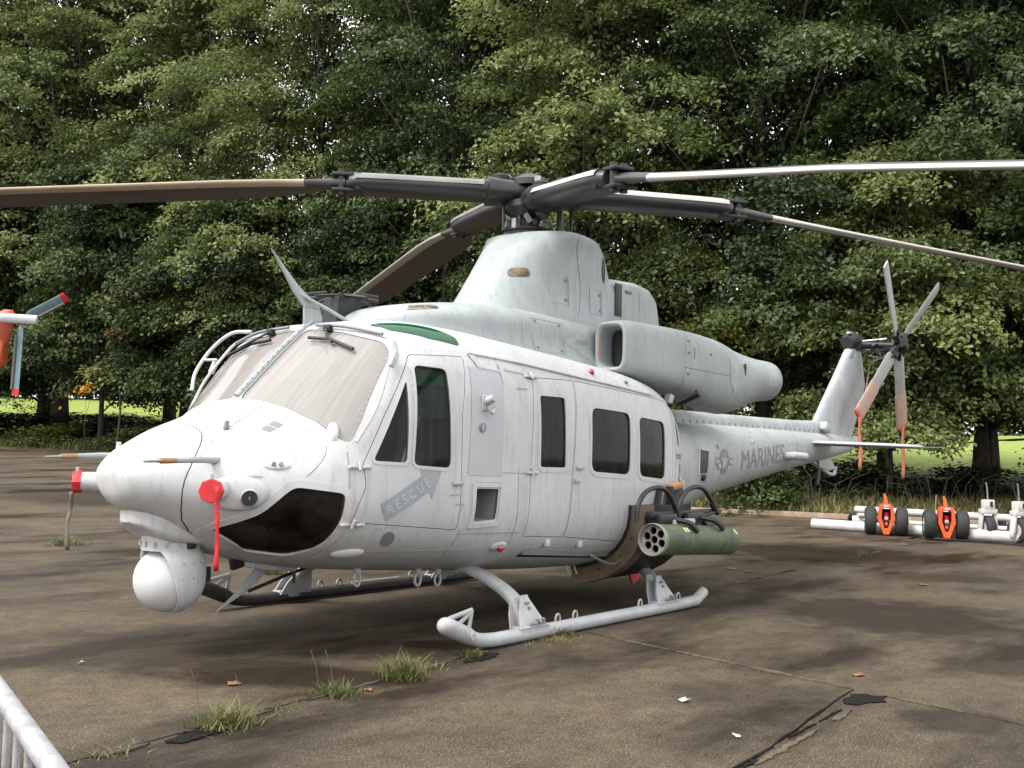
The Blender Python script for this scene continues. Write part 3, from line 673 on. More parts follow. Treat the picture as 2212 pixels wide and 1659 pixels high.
# ------------------------------------------------------------------ helicopter: tail boom, fin, stabiliser
TB = np.array([
[-1.25,.50,1.86,.84,1.20,2.6,3.0],[-1.6,.56,1.84,.74,1.25,2.5,2.8],[-2.2,.72,1.83,.63,1.33,2.4,2.7],[-3.0,.89,1.83,.53,1.40,2.3,2.6],[-4.2,1.06,1.83,.43,1.48,2.3,2.6],
[-5.6,1.24,1.83,.33,1.55,2.2,2.5],[-6.8,1.38,1.83,.25,1.60,2.2,2.4],[-7.8,1.49,1.82,.18,1.66,2.1,2.3],[-8.35,1.56,1.80,.13,1.69,2.0,2.2]])
BOOM = Body(TB)
boom = loft('tail_boom', BOOM.rings(np.linspace(-1.25, -8.35, 46), 20), TAILP, HELI)
# seams along the boom and drive shaft cover on top
def dorsal():
    rings = []
    for x, w, h in ((-2.05,.12,1.93),(-2.10,.145,1.965),(-2.3,.15,1.975),(-4,.14,1.975),(-6.2,.125,1.98),(-6.95,.11,2.0),(-7.2,.09,1.96)):
        rings.append([(x, w*math.cos(a)*1.0, 1.80+(h-1.80)*max(0, math.sin(a))**.55) for a in np.linspace(0, math.pi, 13)])
    return loft('drive_shaft_cover', rings, TAILP, HELI)
dorsal()
bm = bmesh.new()
for x in np.arange(-2.3, -6.9, -.17):
    for s in (1, -1): box_bm(bm, Vector((x, s*(.148-.006*(-x-2.3)), 1.845)), (.03, .012, .03))
bm_obj('cover_latches', bm, LATCH, HELI, False)['kind'] = 'stuff'
def fin_ring(z, xl, xt, th):
    o = []
    for a in np.linspace(0, 2*math.pi, 29)[:-1]:
        u = (1-math.cos(a))/2; t = th*(1.4845*math.sqrt(max(u, 0))-.63*u-1.758*u*u+1.4215*u**3-.5075*u**4)*.72
        o.append((xl+(xt-xl)*u, (t if a < math.pi else -t), z))
    return o
loft('tail_fin', [fin_ring(1.62,-6.75,-8.42,.24), fin_ring(1.95,-6.92,-8.62,.25), fin_ring(2.3,-7.3,-8.90,.26), fin_ring(2.62,-7.66,-9.08,.27), fin_ring(2.68,-7.73,-9.09,.27), fin_ring(3.12,-8.22,-8.93,.26), fin_ring(3.19,-8.30,-8.88,.22), fin_ring(3.21,-8.36,-8.82,.12)], TAILP, HELI, angle=60)
prism('fin_panel', [(-8.1,2.72),(-8.18,2.62),(-8.62,2.72),(-8.66,2.66),(-8.2,2.55),(-8.05,2.70)], 'y', .072, .085, COWL, HELI)
box('fin_marking', (-8.27,.104,3.10), (.16,.008,.05), DARKGREY, HELI, euler(0, R_(55), 0))
# anti collision stub and light housing
tube('antenna_stub', [(-5.20,.34,1.465),(-5.24,.44,1.47),(-5.54,.49,1.46)], [.05,.055,.053], TAILP, HELI, 12)
tube('antenna_stub', [(-5.54,.49,1.46),(-5.565,.493,1.46)], [.045,.045], BLACK, HELI, 12)
box('fin_light', (-7.05,.16,1.90), (.22,.12,.13), TAILP, HELI, euler(0, R_(-18), 0), .03)
box('tail_light', (-8.5,.0,1.73), (.28,.2,.16), TAILP, HELI, None, .04)
# stabiliser with end strake
def wing_ring(y, xl, xt, z, th):
    return [(p[0], y, z+p[1]) for p in fin_ring(0, xl, xt, th)]
for s in (1, -1):
    loft('stabilizer', [wing_ring(s*.16,-6.28,-7.12,1.665,.11), wing_ring(s*1.2,-6.44,-7.05,1.645,.095), wing_ring(s*1.62,-6.50,-7.02,1.635,.085), wing_ring(s*1.66,-6.6,-6.98,1.635,.02)], TAILP, HELI)
    prism('stabilizer_tip', [(-6.72,s*1.65),(-7.0,s*1.65),(-7.08,s*1.86),(-6.98,s*1.88)], 'z', 1.628, 1.642, DARKGREY, HELI)
# ventral fin and tail bumper
prism('ventral_fin', [(-6.6,1.44),(-7.5,1.52),(-7.75,1.30),(-7.55,1.26),(-7.2,1.30)], 'y', -.04, .04, TAILP, HELI, .012)
tube('tail_bumper', smoothpath([(-6.95,0,1.42),(-7.3,0,1.30),(-7.62,0,1.21),(-7.80,0,1.22),(-7.86,0,1.32)]), .028, SKIDM, HELI, 8)
# boom details: dark service opening, small lights, insignia, MARINES
decal('service_opening', poly_bm([rpoly([(-2.36,1.50),(-2.62,1.485),(-2.60,1.245),(-2.34,1.235)], .02, 3)]), 1, BLACK, HELI, BOOM, .003)
bm = bmesh.new(); pl = [(-2.34,1.51),(-2.64,1.495),(-2.62,1.235),(-2.32,1.225)]; pin = [(-2.36,1.50),(-2.62,1.485),(-2.60,1.245),(-2.34,1.235)]
def ringframe(name, pl, pin, side, m, parent, body, proud=.02):
    V = []
    for P2, off in ((pin, 0), (pin, proud), (pl, proud*.7), (pl, -.002)): V += [body.P(x, z, side, off) for x, z in P2]
    n = len(pl); Fc = [(r*n+i, r*n+(i+1) % n, (r+1)*n+(i+1) % n, (r+1)*n+i) for r in range(3) for i in range(n)]
    b = bmesh.new(); vs = [b.verts.new(v) for v in V]
    for f in Fc: b.faces.new([vs[i] for i in f])
    return bm_obj(name, b, m, parent, False)
bm.free(); ringframe('service_opening_frame', pl, pin, 1, PAINT, HELI, BOOM, .02)
tube('tie_down', [BOOM.P(-2.5,1.195,1,-.01), BOOM.P(-2.5,1.19,1,.03)], [.05,.03], BLACK, HELI, 10)
decal('boom_lettering', place2d(text_bm('MARINES', .24), -3.70, 1.275, R_(4.2), 1.10, -.03), 1, MARKD, HELI, BOOM, .0035)
def star(cx, cz, r): return [(cx-rr*math.sin(t), cz+rr*math.cos(t)) for i in range(10) for rr, t in [((r if i % 2 == 0 else r*.385), i*math.pi/5)]]
cx, cz, rr = -3.13, 1.375, .135
decal('insignia_disc', poly_bm([[(cx-rr*1.06*math.sin(t), cz+rr*1.12*math.cos(t)) for t in np.linspace(0, 2*math.pi, 29)[:-1]]]), 1, MARKD, HELI, BOOM, .003)
decal('insignia_star', poly_bm([star(cx, cz, rr*1.0)]), 1, TAILP, HELI, BOOM, .0065)
for s in (1, -1):
    decal('insignia_bar', poly_bm([[(cx+s*rr*1.06, cz-.045), (cx+s*rr*2.0, cz-.045), (cx+s*rr*2.0, cz+.05), (cx+s*rr*1.06, cz+.05)]]), 1, MARKD, HELI, BOOM, .003)
    decal('insignia_bar_stripe', poly_bm([[(cx+s*rr*1.15, cz-.02), (cx+s*rr*1.92, cz-.02), (cx+s*rr*1.92, cz+.025), (cx+s*rr*1.15, cz+.025)]]), 1, TAILP, HELI, BOOM, .0055)
decal('stencil', poly_bm([[(-5.35,1.62),(-5.75,1.625),(-5.75,1.632),(-5.35,1.628)]]), 1, MARK, HELI, BOOM)
# hinge blisters and small fittings on the boom shoulder
for x, z in ((-4.05, 1.63), (-2.95, 1.55), (-2.95, 1.32)):
    p = BOOM.P(x, z, 1, .01); box('fitting', p, (.035, .03, .05), PAINT, HELI)
rivets([(1, [(-2.85,1.0),(-2.85,1.75)]), (1, [(-5.9,1.3),(-5.9,1.8)]), (1, [(-2.2,1.70),(-6.6,1.74)])], HELI, PAINT, .006, BOOM, .06)
# ------------------------------------------------------------------ tail rotor
TRH = Vector((-8.72,.66,3.27)); TIPS = [Vector((-7.677,.818,4.381)), Vector((-9.804,.952,4.311)), Vector((-7.843,.362,2.130)), Vector((-9.529,.455,2.012))]
def blade_rings(root, tip, ch, chdir, th, stations):
    ax = (tip-root).normalized(); cd = (chdir-ax*chdir.dot(ax)).normalized(); L = (tip-root).length; o = []
    for u, c, tw in stations:
        rot = Matrix.Rotation(R_(tw), 3, ax); cc = rot @ cd; nn_ = ax.cross(cc)
        o.append([root+ax*(u*L)+cc*(c*ch*math.cos(a)*.5)+nn_*(th*c**.5*.5*math.sin(a)) for a in np.linspace(0, 2*math.pi, 17)[:-1]])
    return o
TRN = Vector((.0697, .975, -.207)).normalized()
for i, t in enumerate(TIPS):
    d = (t-TRH).normalized(); cd = TRN.cross(d); r0 = TRH+d*.13
    loft('tail_rotor_blade', blade_rings(r0, t, .25, cd, .035, [(0,.45,14),(.06,.55,14),(.12,.95,14),(.5,1,12),(.97,1,10),(1,.85,10)]), TRBLADE, HELI)
    bm = bmesh.new(); sweep_bm(bm, [TRH, TRH+d*.28], [.055,.04], 8); box_bm(bm, TRH+d*.17, (.09, .14, .09), d.to_track_quat('Z', 'Y').to_matrix().to_4x4()); bm_obj('tail_rotor_grip', bm, BLACK, HELI)
bm = bmesh.new(); sweep_bm(bm, [Vector((-8.55,-.05,3.27)), Vector((-8.66,.3,3.275)), TRH+TRN*.16], [.085,.055,.05], 12)
for k in range(14):
    q = TRH+Vector((random.uniform(-.16,.16), random.uniform(-.36,.1), random.uniform(-.15,.14))); box_bm(bm, q, (.05, .09, .035), euler(random.random()*3, random.random()*3, 0))
bm_obj('tail_rotor_hub', bm, BLACK, HELI)
bm = bmesh.new(); sweep_bm(bm, [Vector((-8.28,0,3.28)), Vector((-8.45,0,3.34)), Vector((-8.75,0,3.33))], [.10,.15,.11], 14); sweep_bm(bm, [Vector((-8.55,0,3.2)), Vector((-8.55,0,3.38))], [.15,.13], 14); bm_obj('tail_gearbox', bm, RUBBER, HELI)
bm = bmesh.new()
for a, b in (((-8.75,.12,3.2),(-8.72,.5,3.2)), ((-8.6,.1,3.33),(-8.66,.5,3.36)), ((-8.85,.15,3.12),(-8.75,.45,3.05)), ((-8.8,.2,3.0),(-8.75,.5,3.12))): sweep_bm(bm, [Vector(a), Vector(b)], .016, 6)
bm_obj('pitch_control_rods', bm, STEEL, HELI)
box('beacon', (-8.55,.05,3.44), (.06,.05,.06), YELLOW, HELI); box('position_light', (-8.30,.03,3.44), (.10,.05,.035), PAINT, HELI)
# ------------------------------------------------------------------ cowlings
def superring(x, cy, cz, w, h, n, k=40):
    o = []
    for a in np.linspace(0, 2*math.pi, k+1)[:-1]:
        c, s = math.cos(a), math.sin(a); o.append((x, cy+w*math.copysign(abs(c)**(2/n), c), cz+h*math.copysign(abs(s)**(2/n), s)))
    return o
def interp_rows(rows, xs):
    A = np.array(rows)[::-1]; return [[float(pch(A[:, 0], A[:, j], x)) for j in range(1, A.shape[1])] for x in xs]
CR = [(2.27,.16,.02,2.6),(2.22,.30,.075,2.6),(2.05,.46,.145,2.7),(1.75,.55,.205,2.8),(1.4,.60,.25,2.9),(1.1,.62,.275,3.0),(.4,.60,.29,3.2),(-.4,.55,.31,3.2),(-1.2,.52,.33,3.0),(-2.0,.50,.30,2.8),(-2.6,.40,.16,2.4)]
def cowl(name, x0, x1, n):
    xs = np.linspace(x0, x1, n); rings = []
    for x, (w, h, e) in zip(xs, interp_rows(CR, xs)):
        up_ = [(x, w*math.copysign(abs(math.cos(a))**(2/e), math.cos(a)), 2.46+h*abs(math.sin(a))**(2/e)) for a in np.linspace(0, math.pi, 33)]
        lo = [(x, -w*(1+.25*t**1.6), 2.46-.3*t) for t in (.12, .25, .4, .55, .7, .85, 1)]; rings.append(up_+lo+[(p[0], -p[1], p[2]) for p in lo[::-1]])
    return loft(name, rings, COWL, HELI, angle=60)
cowl('engine_cowling', 2.27, .926, 26); cowl('engine_cowling', .92, -.395, 14); cowl('engine_cowling', -.40, -2.6, 22)
def cowlZ(x, y):
    w, h, e = interp_rows(CR, [x])[0]; return 2.46+h*(1-min(1, abs(y)/w)**e)**(1/e)
def cowlY(x, z):
    w, h, e = interp_rows(CR, [x])[0]; t = min(1, max(0, (z-2.46)/h)); return w*(1-t**e)**(1/e)*(1+(.25*min(1, (2.46-z)/.3)**1.6 if z < 2.46 else 0))
class SideFn:
    def __init__(s, f): s.Y = f
    P = Body.P
COWLB = SideFn(cowlY)
for s in (1, -1):
    decal('cowl_inlet', poly_bm([rpoly([(2.12,2.545),(1.84,2.585),(1.82,2.62),(2.02,2.60)], .02, 3)]), s, MATS['amber oval'], HELI, COWLB, .003, .03)
    for pl in ([(.78,2.63),(.27,2.63),(.27,2.33),(.78,2.33)],):
        ringframe('access_panel', pl, grow(pl, -.006), s, COWL, HELI, COWLB, .004)
        for x in (.72, .33):
            for z in (2.36, 2.60): box('panel_latch', COWLB.P(x, z, s, .003), (.035, .012, .02), DARKGREY, HELI)
decal('warning_triangle', poly_bm([[(.25,2.46),(-.20,2.66),(-.20,2.30)]]), 1, PALE, HELI, COWLB, .003, .04)
bm = bmesh.new()
for k in range(8):
    q = poly_bm([[(.05-.03*k, 2.50-.0*k), (.03-.03*k, 2.50), (.03-.03*k, 2.46), (.05-.03*k, 2.46)]])
    for v in q.verts: v.co = COWLB.P(v.co.x, v.co.z, 1, .005)
    me = bpy.data.meshes.new('t'); q.to_mesh(me); q.free(); bm.from_mesh(me); bpy.data.meshes.remove(me)
bm_obj('warning_lettering', bm, COWL, HELI, False)
# mast fairing, lofted upwards
MF = [(2.50,1.18,1.20,.53,2.3),(2.66,1.09,1.21,.505,2.3),(2.8,.97,1.23,.48,2.3),(2.95,.85,1.23,.46,2.3),(3.1,.74,1.20,.455,2.2),(3.22,.64,1.16,.46,2.15),(3.34,.53,1.10,.475,2.1),(3.43,.43,1.02,.50,2.05),(3.50,.345,.92,.525,2.0),(3.525,.32,.87,.525,2.0)]
A_ = np.array(MF)
def mf_row(z): return [float(pch(A_[:, 0], A_[:, j], z)) for j in range(1, 5)]
def mf_ring(z, off=0, k=56):
    a_, b_, w, e = mf_row(z); o = []
    for t in np.linspace(0, 2*math.pi, k+1)[:-1]:
        c, s = math.cos(t), math.sin(t); rx = (a_ if c > 0 else b_)+off; o.append((rx*math.copysign(abs(c)**(2/e), c), (w+off)*math.copysign(abs(s)**(2/e), s), z))
    return o
zs = list(np.linspace(2.50, 3.50, 26))+[3.515, 3.525]
rings = [mf_ring(z) for z in zs]+[mf_ring(3.528, -.03), mf_ring(3.46, -.035), mf_ring(3.2, -.06)]
loft('mast_fairing', rings, COWL, HELI, angle=50)
def mfY(x, z):
    a_, b_, w, e = mf_row(z); t = min(1, abs(x)/(a_ if x > 0 else b_)); return w*(1-t**e)**(1/e)
MFB = SideFn(mfY)
for s in (1, -1):
    decal('oval_window', poly_bm([rpoly([(.70,3.03),(.50,3.045),(.50,3.135),(.65,3.12)], .05, 4)]), s, AMBER, HELI, MFB, .004, .04)
    for pl in ([(.30,3.12),(.02,3.12),(.02,2.83),(.30,2.83)], [(-.36,3.06),(-.62,3.06),(-.60,2.80),(-.34,2.80)]):
        ringframe('access_panel', pl, grow(pl, -.006), s, COWL, HELI, MFB, .005)
        for z in (pl[2][1]+.05, pl[0][1]-.05): box('panel_latch', MFB.P(pl[1][0]+.05, z, s, .004), (.04, .012, .03), DARKGREY, HELI)
    # vertical seam
    tube('fairing_seam', [MFB.P(-.12-.07*math.sin((z-2.75)*6), z, s, -.001) for z in np.linspace(2.74, 3.51, 14)], .005, DARKGREY, HELI, 5)
    # cooling air outlet at the back of the ring
    p = MFB.P(-.70, 3.28, s, .0); bm = bmesh.new(); n_ = (MFB.P(-.70, 3.28, s, .01)-p).normalized(); bmesh.ops.create_uvsphere(bm, u_segments=16, v_segments=10, radius=1, matrix=Matrix.Translation(p) @ n_.to_track_quat('Z', 'Y').to_matrix().to_4x4() @ Matrix.Diagonal((.06, .13, .012, 1))); bm_obj('cooling_outlet', bm, BLACK, HELI)
# oil cooler housing behind it
OC = [(-.55,.36,3.20),(-1.0,.37,3.255),(-1.45,.37,3.275),(-1.7,.36,3.25),(-1.84,.34,3.17),(-1.93,.31,3.02),(-1.985,.27,2.80),(-2.0,.25,2.62)]
loft('oil_cooler_housing', [superring(x, 0, (zt+2.4)/2, w, (zt-2.4)/2, 6) for x, w, zt in OC], COWL, HELI, angle=50)
for s in (1, -1):
    box('grille', (-1.0, s*.372, 3.02), (.13, .012, .34), BLACK, HELI); box('panel_latch', (-1.2, s*.374, 3.13), (.12, .01, .03), DARKGREY, HELI); box('exhaust_slot', (-1.30, s*.374, 2.80), (.22, .01, .05), BLACK, HELI)
    ringframe('access_panel', [(-1.05,3.2),(-1.42,3.2),(-1.42,2.78),(-1.05,2.78)], grow([(-1.05,3.2),(-1.42,3.2),(-1.42,2.78),(-1.05,2.78)], -.005), s, COWL, HELI, SideFn(lambda x, z: .369), .004)
# engine nacelles: intake, body, nozzle
NI = [(-.26,.763,2.455,.172,.236,4.5),(-.30,.763,2.455,.19,.254,4.5),(-.6,.75,2.45,.205,.275,4.5),(-1.0,.72,2.44,.23,.295,4.2),(-1.42,.675,2.43,.255,.318,4.0)]
NB = [(-1.426,.675,2.43,.255,.318,4.0),(-1.8,.65,2.40,.28,.352,3.4),(-2.15,.64,2.36,.298,.385,2.8),(-2.45,.64,2.33,.30,.40,2.5),(-2.70,.65,2.30,.288,.388,2.3)]
NN = [(-2.706,.65,2.30,.285,.385,2.25),(-2.85,.665,2.30,.275,.36,2.1),(-3.02,.69,2.31,.257,.322,2.0),(-3.17,.725,2.325,.242,.282,2.0),(-3.32,.765,2.335,.235,.252,2.0),(-3.48,.805,2.34,.232,.238,2.0),(-3.545,.82,2.34,.226,.232,2.0),(-3.565,.825,2.34,.20,.21,2.0),(-3.5,.81,2.34,.185,.195,2.0),(-3.1,.70,2.33,.17,.185,2.0)]
def rows(rw, n):
    xs = np.linspace(rw[0][0], rw[-1][0], n); return [(x, *r) for x, r in zip(xs, interp_rows(rw, xs))]
def nacY(x, z):
    for rw in (NI, NB, NN[:7]):
        if rw[-1][0] <= x <= rw[0][0]:
            cy, cz, w, h, e = interp_rows(rw, [x])[0]; t = min(1, abs(z-cz)/h); return cy+w*(1-t**e)**(1/e)
    return .9
NACB = SideFn(nacY)
for s in (1, -1):
    R1 = [superring(x, s*cy, cz, w, h, n) for x, cy, cz, w, h, n in rows(NI, 14)]
    lip = [superring(-.252, s*.763, 2.455, .158, .222, 4.5), superring(-.262, s*.763, 2.455, .140, .204, 4.5), superring(-.31, s*.763, 2.455, .130, .192, 4.5), superring(-.48, s*.755, 2.452, .124, .185, 4), superring(-.75, s*.69, 2.44, .11, .17, 3.5), superring(-1.05, s*.60, 2.43, .08, .14, 3)]
    loft('engine_intake', lip[::-1]+R1, [COWL], HELI, angle=50)
    bm = bmesh.new(); cap_ = superring(-.50, s*.752, 2.452, .1235, .184, 4); bm.faces.new([bm.verts.new(v) for v in cap_]); bm_obj('intake_shade_cap', bm, BLACK, HELI, False)  # black cap paints in the darkness of the deep duct
    tube('intake_warning_line', [(-.275, s*(.763-.137), 2.455+z) for z in np.linspace(-.15, .17, 8)], .006, ORRED, HELI, 5)
    loft('engine_nacelle', [superring(x, s*cy, cz, w, h, n) for x, cy, cz, w, h, n in rows(NB, 20)], COWL, HELI, angle=60)
    loft('exhaust_nozzle', [superring(x, s*cy, cz, w, h, n) for x, cy, cz, w, h, n in NN], [COWL], HELI, angle=60)
    tube('nacelle_seam', [NACB.P(x, 2.33+.02*(x+2), s, -.001) for x in np.linspace(-1.43, -2.68, 12)], .004, DARKGREY, HELI, 5)
    box('vent_hole', NACB.P(-2.82, 2.42, s, -.004), (.07, .02, .14), BLACK, HELI, euler(0, 0, s*R_(18)))
    tube('drain_pipe', [NACB.P(-1.75, 2.13, s, -.03), NACB.P(-1.78, 2.11, s, .05), NACB.P(-1.80, 2.04, s, .06)], .022, BLACK, HELI, 8)
    for x, z in ((-1.5, 2.62), (-1.5, 2.5), (-1.5, 2.28), (-1.98, 2.52)): box('panel_latch', NACB.P(x, z, s, .002), (.05, .01, .022), DARKGREY, HELI)
    box('panel_latch', NACB.P(-1.62, 2.50, s, .0), (.012, .012, .12), DARKGREY, HELI)
bm = poly_bm([rpoly([(-2.42,2.52),(-2.62,2.50),(-2.63,2.2),(-2.56,2.12),(-2.50,2.2),(-2.42,2.24)], .02, 2)]); decal('faded_patch', bm, 1, PALE, HELI, NACB, .003)
decal('faded_patch', poly_bm([[(-3.30,2.44),(-3.46,2.43),(-3.46,2.26),(-3.30,2.27)]]), 1, PALE, HELI, NACB, .003)
# gutter strip along the top of the doors and roof side rail
def railpts(pts): return [FUS.P(x, z, 1, .004) for x, z in pts]
for s in (1, -1):
    tube('roof_gutter', [FUS.P(x, z, s, .004) for x, z in [(2.2,2.165),(1.6,2.135),(.9,2.085),(.2,2.04),(-.4,2.0),(-.95,1.945)]], .013, PAINT, HELI, 6)
    prism('gutter_end', [(-.90,1.955),(-.98,1.95),(-1.02,2.02),(-.95,2.04)], 'y', s*.98, s*1.04, STEEL, HELI)

# ------------------------------------------------------------------ main rotor
HUB = Vector((.07, 0, 3.93))
tube('rotor_mast', [(.06,0,3.2),(.065,0,3.72),(.07,0,4.05)], [.13,.085,.085], CUFF, HELI, 16)
bm = bmesh.new()
for z0, z1, r0, r1 in ((3.50,3.56,.26,.26),(3.56,3.62,.30,.17),(3.72,3.80,.17,.24),(3.80,3.86,.24,.24),(4.02,4.08,.20,.20),(4.08,4.14,.2,.10)):
    sweep_bm(bm, [Vector((.065,0,z0)), Vector((.065,0,z1))], [r0,r1], 20)
bm_obj('rotor_hub', bm, CUFF, HELI)
BL = {'A': (Vector((1.36,-1.23,3.95)), Vector((2.66,-2.67,3.80)), Vector((3.51,-3.60,3.70)), 2, 3.96),
      'B': (Vector((.83,1.50,3.74)), Vector((.88,3.40,3.55)), Vector((.84,4.67,3.40)), -17, 3.87),
      'C': (Vector((-1.46,1.42,3.92)), Vector((-2.62,2.51,3.70)), Vector((-4.13,3.55,3.55)), -13, 3.96),
      'D': (Vector((-.96,-1.76,4.0)), Vector((-2.14,-3.75,3.90)), Vector((-3.43,-5.88,3.80)), 0, 3.93)}
def foil(c0, ax, cd, ch, th, n=22):
    """closed blade section: rounded nose towards cd"""
    nn_ = ax.cross(cd); o = []
    if nn_.z < 0: nn_ = -nn_
    for a in np.linspace(0, 2*math.pi, n+1)[:-1]:
        u = (1-math.cos(a))/2; t = (1.4845*math.sqrt(max(u, 0))-.63*u-1.758*u*u+1.4215*u**3-.5036*u**4)*th*.5/.5*1.0+.006
        o.append(c0+cd*(ch*(.35-u))+nn_*(t if a < math.pi else -t))
    return o
CAMV = Vector((8.376, 6.382, 0))
for key, (J, M_, E_, pitch, hz) in BL.items():
    d0 = (J-Vector((HUB.x, 0, hz))); h0 = Vector((HUB.x, 0, hz)); dn = d0.normalized(); hd = Vector((-dn.y, dn.x, 0))
    if hd.dot(CAMV-J) < 0: hd = -hd
    # cuff: hub arm, oval sleeve, end clevis
    root = empty('x', None, None) if False else None
    rings = []
    for u, w, h in ((.02,.13,.09),(.10,.17,.11),(.20,.21,.125),(.235,.215,.13),(.245,.18,.105),(.30,.19,.10),(.42,.20,.098),(.7,.20,.095),(.88,.19,.09),(.95,.17,.085),(.985,.12,.07)):
        c = h0+d0*u; up_ = Vector((0, 0, 1)); up_ = (up_-dn*up_.dot(dn)).normalized(); sd_ = dn.cross(up_)
        rings.append([c+sd_*(w*math.copysign(abs(math.cos(a))**.72, math.cos(a)))+up_*(h*math.copysign(abs(math.sin(a))**.8, math.sin(a))) for a in np.linspace(0, 2*math.pi, 25)[:-1]])
    cuff = loft('blade_cuff', rings, CUFF, HELI, angle=40)
    # a sky highlight painted as a pale strip over the top of the sleeve nose
    st = []
    for u in (.26,.5,.75,.955):
        c = h0+d0*u; st.append((c+hd*.205, c+hd*.16, c+hd*.06))
    bm = bmesh.new(); rr_ = []
    for u in np.linspace(.262, .955, 10):
        c = h0+d0*u; sg = hd; w = .20 if u < .85 else .20-(u-.85)*.22; row = []
        for a in np.linspace(R_(8), R_(80), 7):
            row.append(bm.verts.new(c+sg*((w+.003)*math.cos(a)**.72)+Vector((0, 0, 1))*((.0965+.003)*math.sin(a)**.8)))
        rr_.append(row)
    for a, b in zip(rr_, rr_[1:]):
        for k in range(6): bm.faces.new((a[k], a[k+1], b[k+1], b[k]))
    bm_obj('cuff_highlight', bm, EDGE if key in 'BC' else mat('cuff sky highlight', (.20,.19,.18), .4, noise=(5,.3)) if key == 'A' else MATS['cuff sky highlight'], cuff, True, 179)
    # clevis and fold bolts
    bm = bmesh.new(); q = dn.to_track_quat('X', 'Z').to_matrix().to_4x4()
    for s in (1, -1): box_bm(bm, J-dn*.02+Vector((0, 0, s*.075)), (.30, .20, .035), q, .012)
    for s in (1, -1): sweep_bm(bm, [J+hd*s*.05+dn*.04+Vector((0, 0, -.12)), J+hd*s*.05+dn*.04+Vector((0, 0, .125))], .035, 10)
    box_bm(bm, J-dn*.12, (.06, .30, .17), q, .01); bm_obj('blade_fold_hinge', bm, BLACK, HELI)
    bm = bmesh.new()
    # lead lag damper caps on the hub arm
    sweep_bm(bm, [h0+d0*.16+Vector((0, 0, .10)), h0+d0*.16+Vector((0, 0, .155)), h0+d0*.16+Vector((0, 0, .175))], [.085,.09,.06], 16); bm_obj('hub_damper', bm, RUBBER, HELI)
    # blade: rounded section, root taper, slight droop
    dir1 = (M_-J).normalized(); dir2 = (E_-M_).normalized(); Lb = 5.45; pts = []
    for u in (0, .03, .07, .13, .2, .35, .5, .65, .8, .92, .98, 1):
        s_ = u*Lb; l1 = (M_-J).length; l2_ = (E_-M_).length
        if s_ <= l1: p = J.lerp(M_, s_/l1)
        elif s_ <= l1+l2_: p = M_.lerp(E_, (s_-l1)/l2_)
        else: p = E_+dir2*(s_-l1-l2_)+Vector((0, 0, -.012*(s_-l1-l2_)**2))
        pts.append((u, p))
    secs = []; edg = []
    for i, (u, p) in enumerate(pts):
        ax = (pts[min(i+1, len(pts)-1)][1]-pts[max(i-1, 0)][1]).normalized(); cd = Vector((-ax.y, ax.x, 0)).normalized()
        if cd.dot(CAMV-p) < 0: cd = -cd
        tw = pitch; cd = (cd*math.cos(R_(tw))+Vector((0, 0, 1))*math.sin(R_(tw))).normalized()
        k = np.interp(u, [0, .03, .08, .16, .95, 1], [.40, .42, .70, 1, 1, .8]); th = np.interp(u, [0, .08, .16, 1], [.16, .085, .07, .05])
        secs.append(foil(p+cd*.0, ax, cd, .62*k, th*.62)); nn_ = ax.cross(cd); nn_ = nn_ if nn_.z > 0 else -nn_
        if u > .06: edg.append([v+((v-(p+cd*.1)).normalized()*.0025) for v in [secs[-1][j] for j in (19, 20, 21, 0, 1, 2, 3)]])
    bl = loft('rotor_blade', secs, BLADE, HELI, angle=60)
    bm = bmesh.new(); rr_ = [[bm.verts.new(v) for v in r] for r in edg]
    for a, b in zip(rr_, rr_[1:]):
        for k in range(6): bm.faces.new((a[k], a[k+1], b[k+1], b[k]))
    bm_obj('leading_edge', bm, EDGE if key != 'A' else mat('tan leading edge', (.40,.31,.22), .4, noise=(4,.15)), bl, True, 179)
# pitch links and swashplate
for x, y in ((.21,.0),(.18,-.22),(-.13,.22),(-.42,.16),(-.2,-.3),(.02,.36)):
    bm = bmesh.new(); sweep_bm(bm, [Vector((x, y, z)) for z in (3.45,3.50,3.505,3.58,3.585,3.85,3.855,3.97)], [.02,.02,.04,.04,.02,.02,.032,.032], 8); bm_obj('pitch_link', bm, CUFF, HELI)
bm = bmesh.new()
for k in range(10):
    a = k*.63; box_bm(bm, Vector((.07+.2*math.cos(a), .2*math.sin(a), 3.63+.05*(k % 3))), (.07, .05, .09), euler(a, a*.5, a))
bm_obj('swashplate_fittings', bm, STEEL, HELI)
bm = bmesh.new(); box_bm(bm, Vector((.16,.18,4.05)), (.16,.06,.05), euler(0,0,.5)); bm_obj('hub_sensor', bm, STEEL, HELI)
